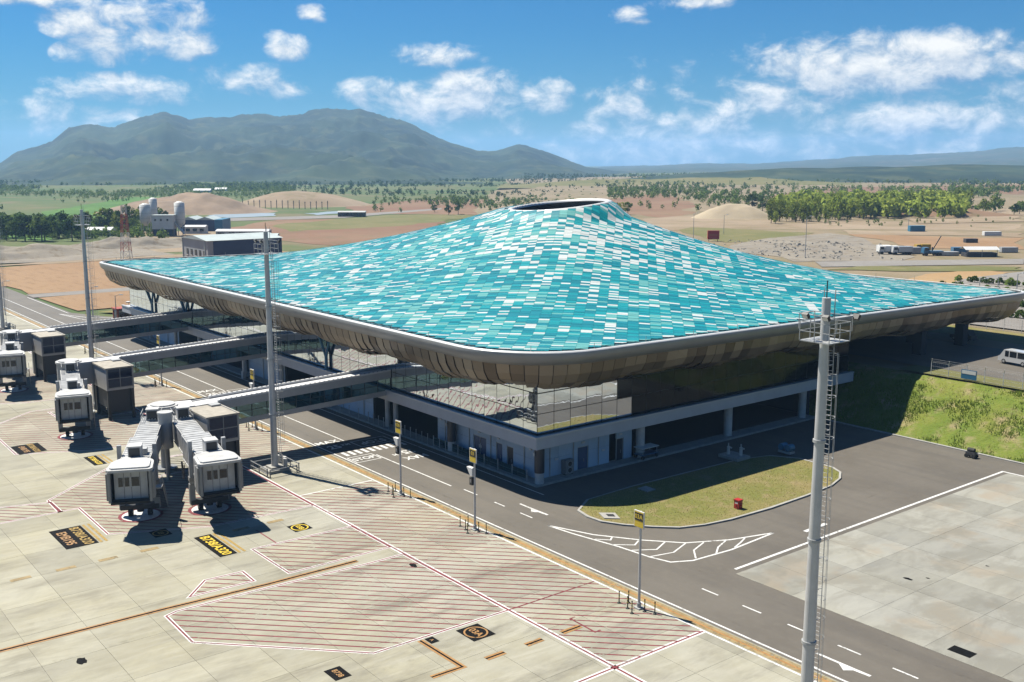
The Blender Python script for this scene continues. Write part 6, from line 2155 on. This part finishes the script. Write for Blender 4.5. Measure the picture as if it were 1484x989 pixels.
for k in range(44):                         # the belt beyond the ploughed field
    px = -20 + k * 5.9 + rnd.uniform(-3, 3); r = 486 + rnd.uniform(-6, 30) + (34 if px > 118 else 0) + max(0, px - 150) * .3
    if 118 < px < 165 and r < 545: r = 552
    if px > 196: r += 60
    x, y = pol(px, r); tree(x, y, -.12, 'round', rnd.uniform(.75, 1.25), 'leafy tree in the belt behind the ploughed field', 'trees of the near belt')
for k in range(120):                        # front of the bamboo grove
    u = rnd.random(); px = 1112 + 296 * u; r = 505 + 165 * u ** 1.6 + rnd.uniform(0, 60)
    x, y = pol(px, r); tree(x, y, 6, 'slim', rnd.uniform(.75, 1.25), 'bright green bamboo clump at the front of the grove', 'bamboo clumps of the grove')
for k, (px, r) in enumerate(((900, 600), (910, 604), (896, 620), (1220, 760), (1235, 700), (1425, 620), (1440, 640), (1470, 600), (1478, 610), (1105, 640), (1090, 660), (650, 720), (664, 730), (630, 760))):
    x, y = pol(px, r); tree(x, y, 6 if px > 880 else -.1, 'round', rnd.uniform(.6, 1.0), 'lone dark tree standing on the open ground', 'scattered trees on open ground')


def forest(name, label, mat, zones, leaf):
    """far woods that read as one mass: many leaf clumps per tree, all in one mesh"""
    g_ = np.random.default_rng(len(name) + len(zones)); V = []
    for (pa, pb, ra, rb, n_, h0, h1, z, wx) in zones:
        px = g_.uniform(pa, pb, n_ * 3); r = np.sqrt(g_.uniform(ra ** 2, rb ** 2, n_ * 3))
        keep = []
        for a_, b_ in zip(px, r):
            x, y = pol(a_, b_)
            if fbm(x * .0045 + 3, y * .0045, 3) + g_.normal() * .10 > wx:
                keep.append((x, y))
            if len(keep) >= n_: break
        for (x, y) in keep:
            h = g_.uniform(h0, h1); rx = h * g_.uniform(.3, .5); q = int(26 + 18 * (r.min() < 800))
            d = g_.normal(size=(q, 3)); d /= np.linalg.norm(d, axis=1)[:, None]; d *= g_.uniform(.35, 1, size=(q, 1))
            c = np.array([x, y, z + h * .55]) + d * np.array([rx, rx, h * .5])
            u = d + g_.normal(size=(q, 3)) * .6; u /= np.linalg.norm(u, axis=1)[:, None]
            a = np.cross(u, g_.normal(size=(q, 3))); a /= np.linalg.norm(a, axis=1)[:, None]; b = np.cross(u, a)
            s = (leaf * h * g_.uniform(.7, 1.3, size=(q, 1)))
            V.append(np.stack([c + s * a, c + s * b * .8, c - s * a, c - s * b * .8], 1).reshape(-1, 3))
    V = np.concatenate(V); n4 = len(V) // 4
    me = bpy.data.meshes.new(name); me.vertices.add(len(V)); me.vertices.foreach_set('co', V.astype(np.float32).ravel())
    me.loops.add(len(V)); me.loops.foreach_set('vertex_index', np.arange(len(V), dtype=np.int32))
    me.polygons.add(n4); me.polygons.foreach_set('loop_start', np.arange(0, len(V), 4, dtype=np.int32)); me.polygons.foreach_set('loop_total', np.full(n4, 4, dtype=np.int32))
    me.update(calc_edges=True); me.materials.append(MATS[mat])
    tag(link(name, me), label, 'woods', None, 'stuff')


forest('woods', 'broad dark woods at the foot of the mountain', 'leaf_dark',
       [(-60, 430, 1300, 2300, 1100, 4, 8, -1, .08), (430, 900, 1050, 2100, 700, 3.5, 7.5, -1, .08), (-60, 120, 540, 640, 60, 5, 9, -.2, -.1), (-60, 200, 760, 1050, 60, 4, 7, -.2, .2), (760, 1500, 1250, 2600, 1300, 3, 7, 5, .06), (-60, 900, 1500, 2400, 900, 3, 7, -1, 0)], .13)
forest('woodland', 'paler scattered woods and scrub on the open land', 'leaf_mid',
       [(-60, 60, 520, 700, 120, 5, 9, -.2, -.1), (-60, 420, 1100, 1800, 900, 3, 7, -.5, .05), (540, 900, 760, 1050, 300, 3, 6, -.1, .08), (880, 1130, 700, 1200, 330, 3, 7, 5.9, .06), (930, 1120, 520, 700, 60, 3, 6, 5.9, .05), (1380, 1520, 620, 1100, 150, 4, 8, 5.9, .1), (1100, 1520, 480, 720, 90, .8, 2.4, 5.9, .2), (-60, 240, 490, 640, 420, 2, 5.5, -.2, -.15), (-60, 230, 640, 1000, 520, 2.5, 5.5, -.2, .02), (-60, 430, 1000, 1500, 900, 3, 6, -.3, .0), (1130, 1500, 900, 1300, 200, 4, 8, 5.9, .1), (860, 1500, 1300, 2400, 420, 5, 9, 5, .1)], .12)
forest('bamboo_thicket', 'dense interior of the bright green bamboo grove', 'leaf_bright', [(1125, 1400, 560, 760, 420, 7, 11, 5.9, -1)], .15)

# ================================================================== HAZE
haze = MB(); haze.box(-9000, 9000, -9000, 9000, -14, 262)
hz = haze.mesh('haze', 'sand'); hz.materials.clear()
hm = bpy.data.materials.new('haze_air'); hm.use_nodes = True
ht = NT(hm.node_tree); ht.n.remove(ht.n['Principled BSDF'])
pv = ht.node('ShaderNodeVolumePrincipled'); pv.inputs['Color'].default_value = (.36, .62, 1.0, 1); pv.inputs['Density'].default_value = HAZE
pv.inputs['Anisotropy'].default_value = .15
ht.l.new(pv.outputs[0], ht.n['Material Output'].inputs['Volume'])
hz.materials.append(hm)
ho = link('haze', hz); tag(ho, 'thin blue haze lying over the distant land', 'haze', None, 'stuff')
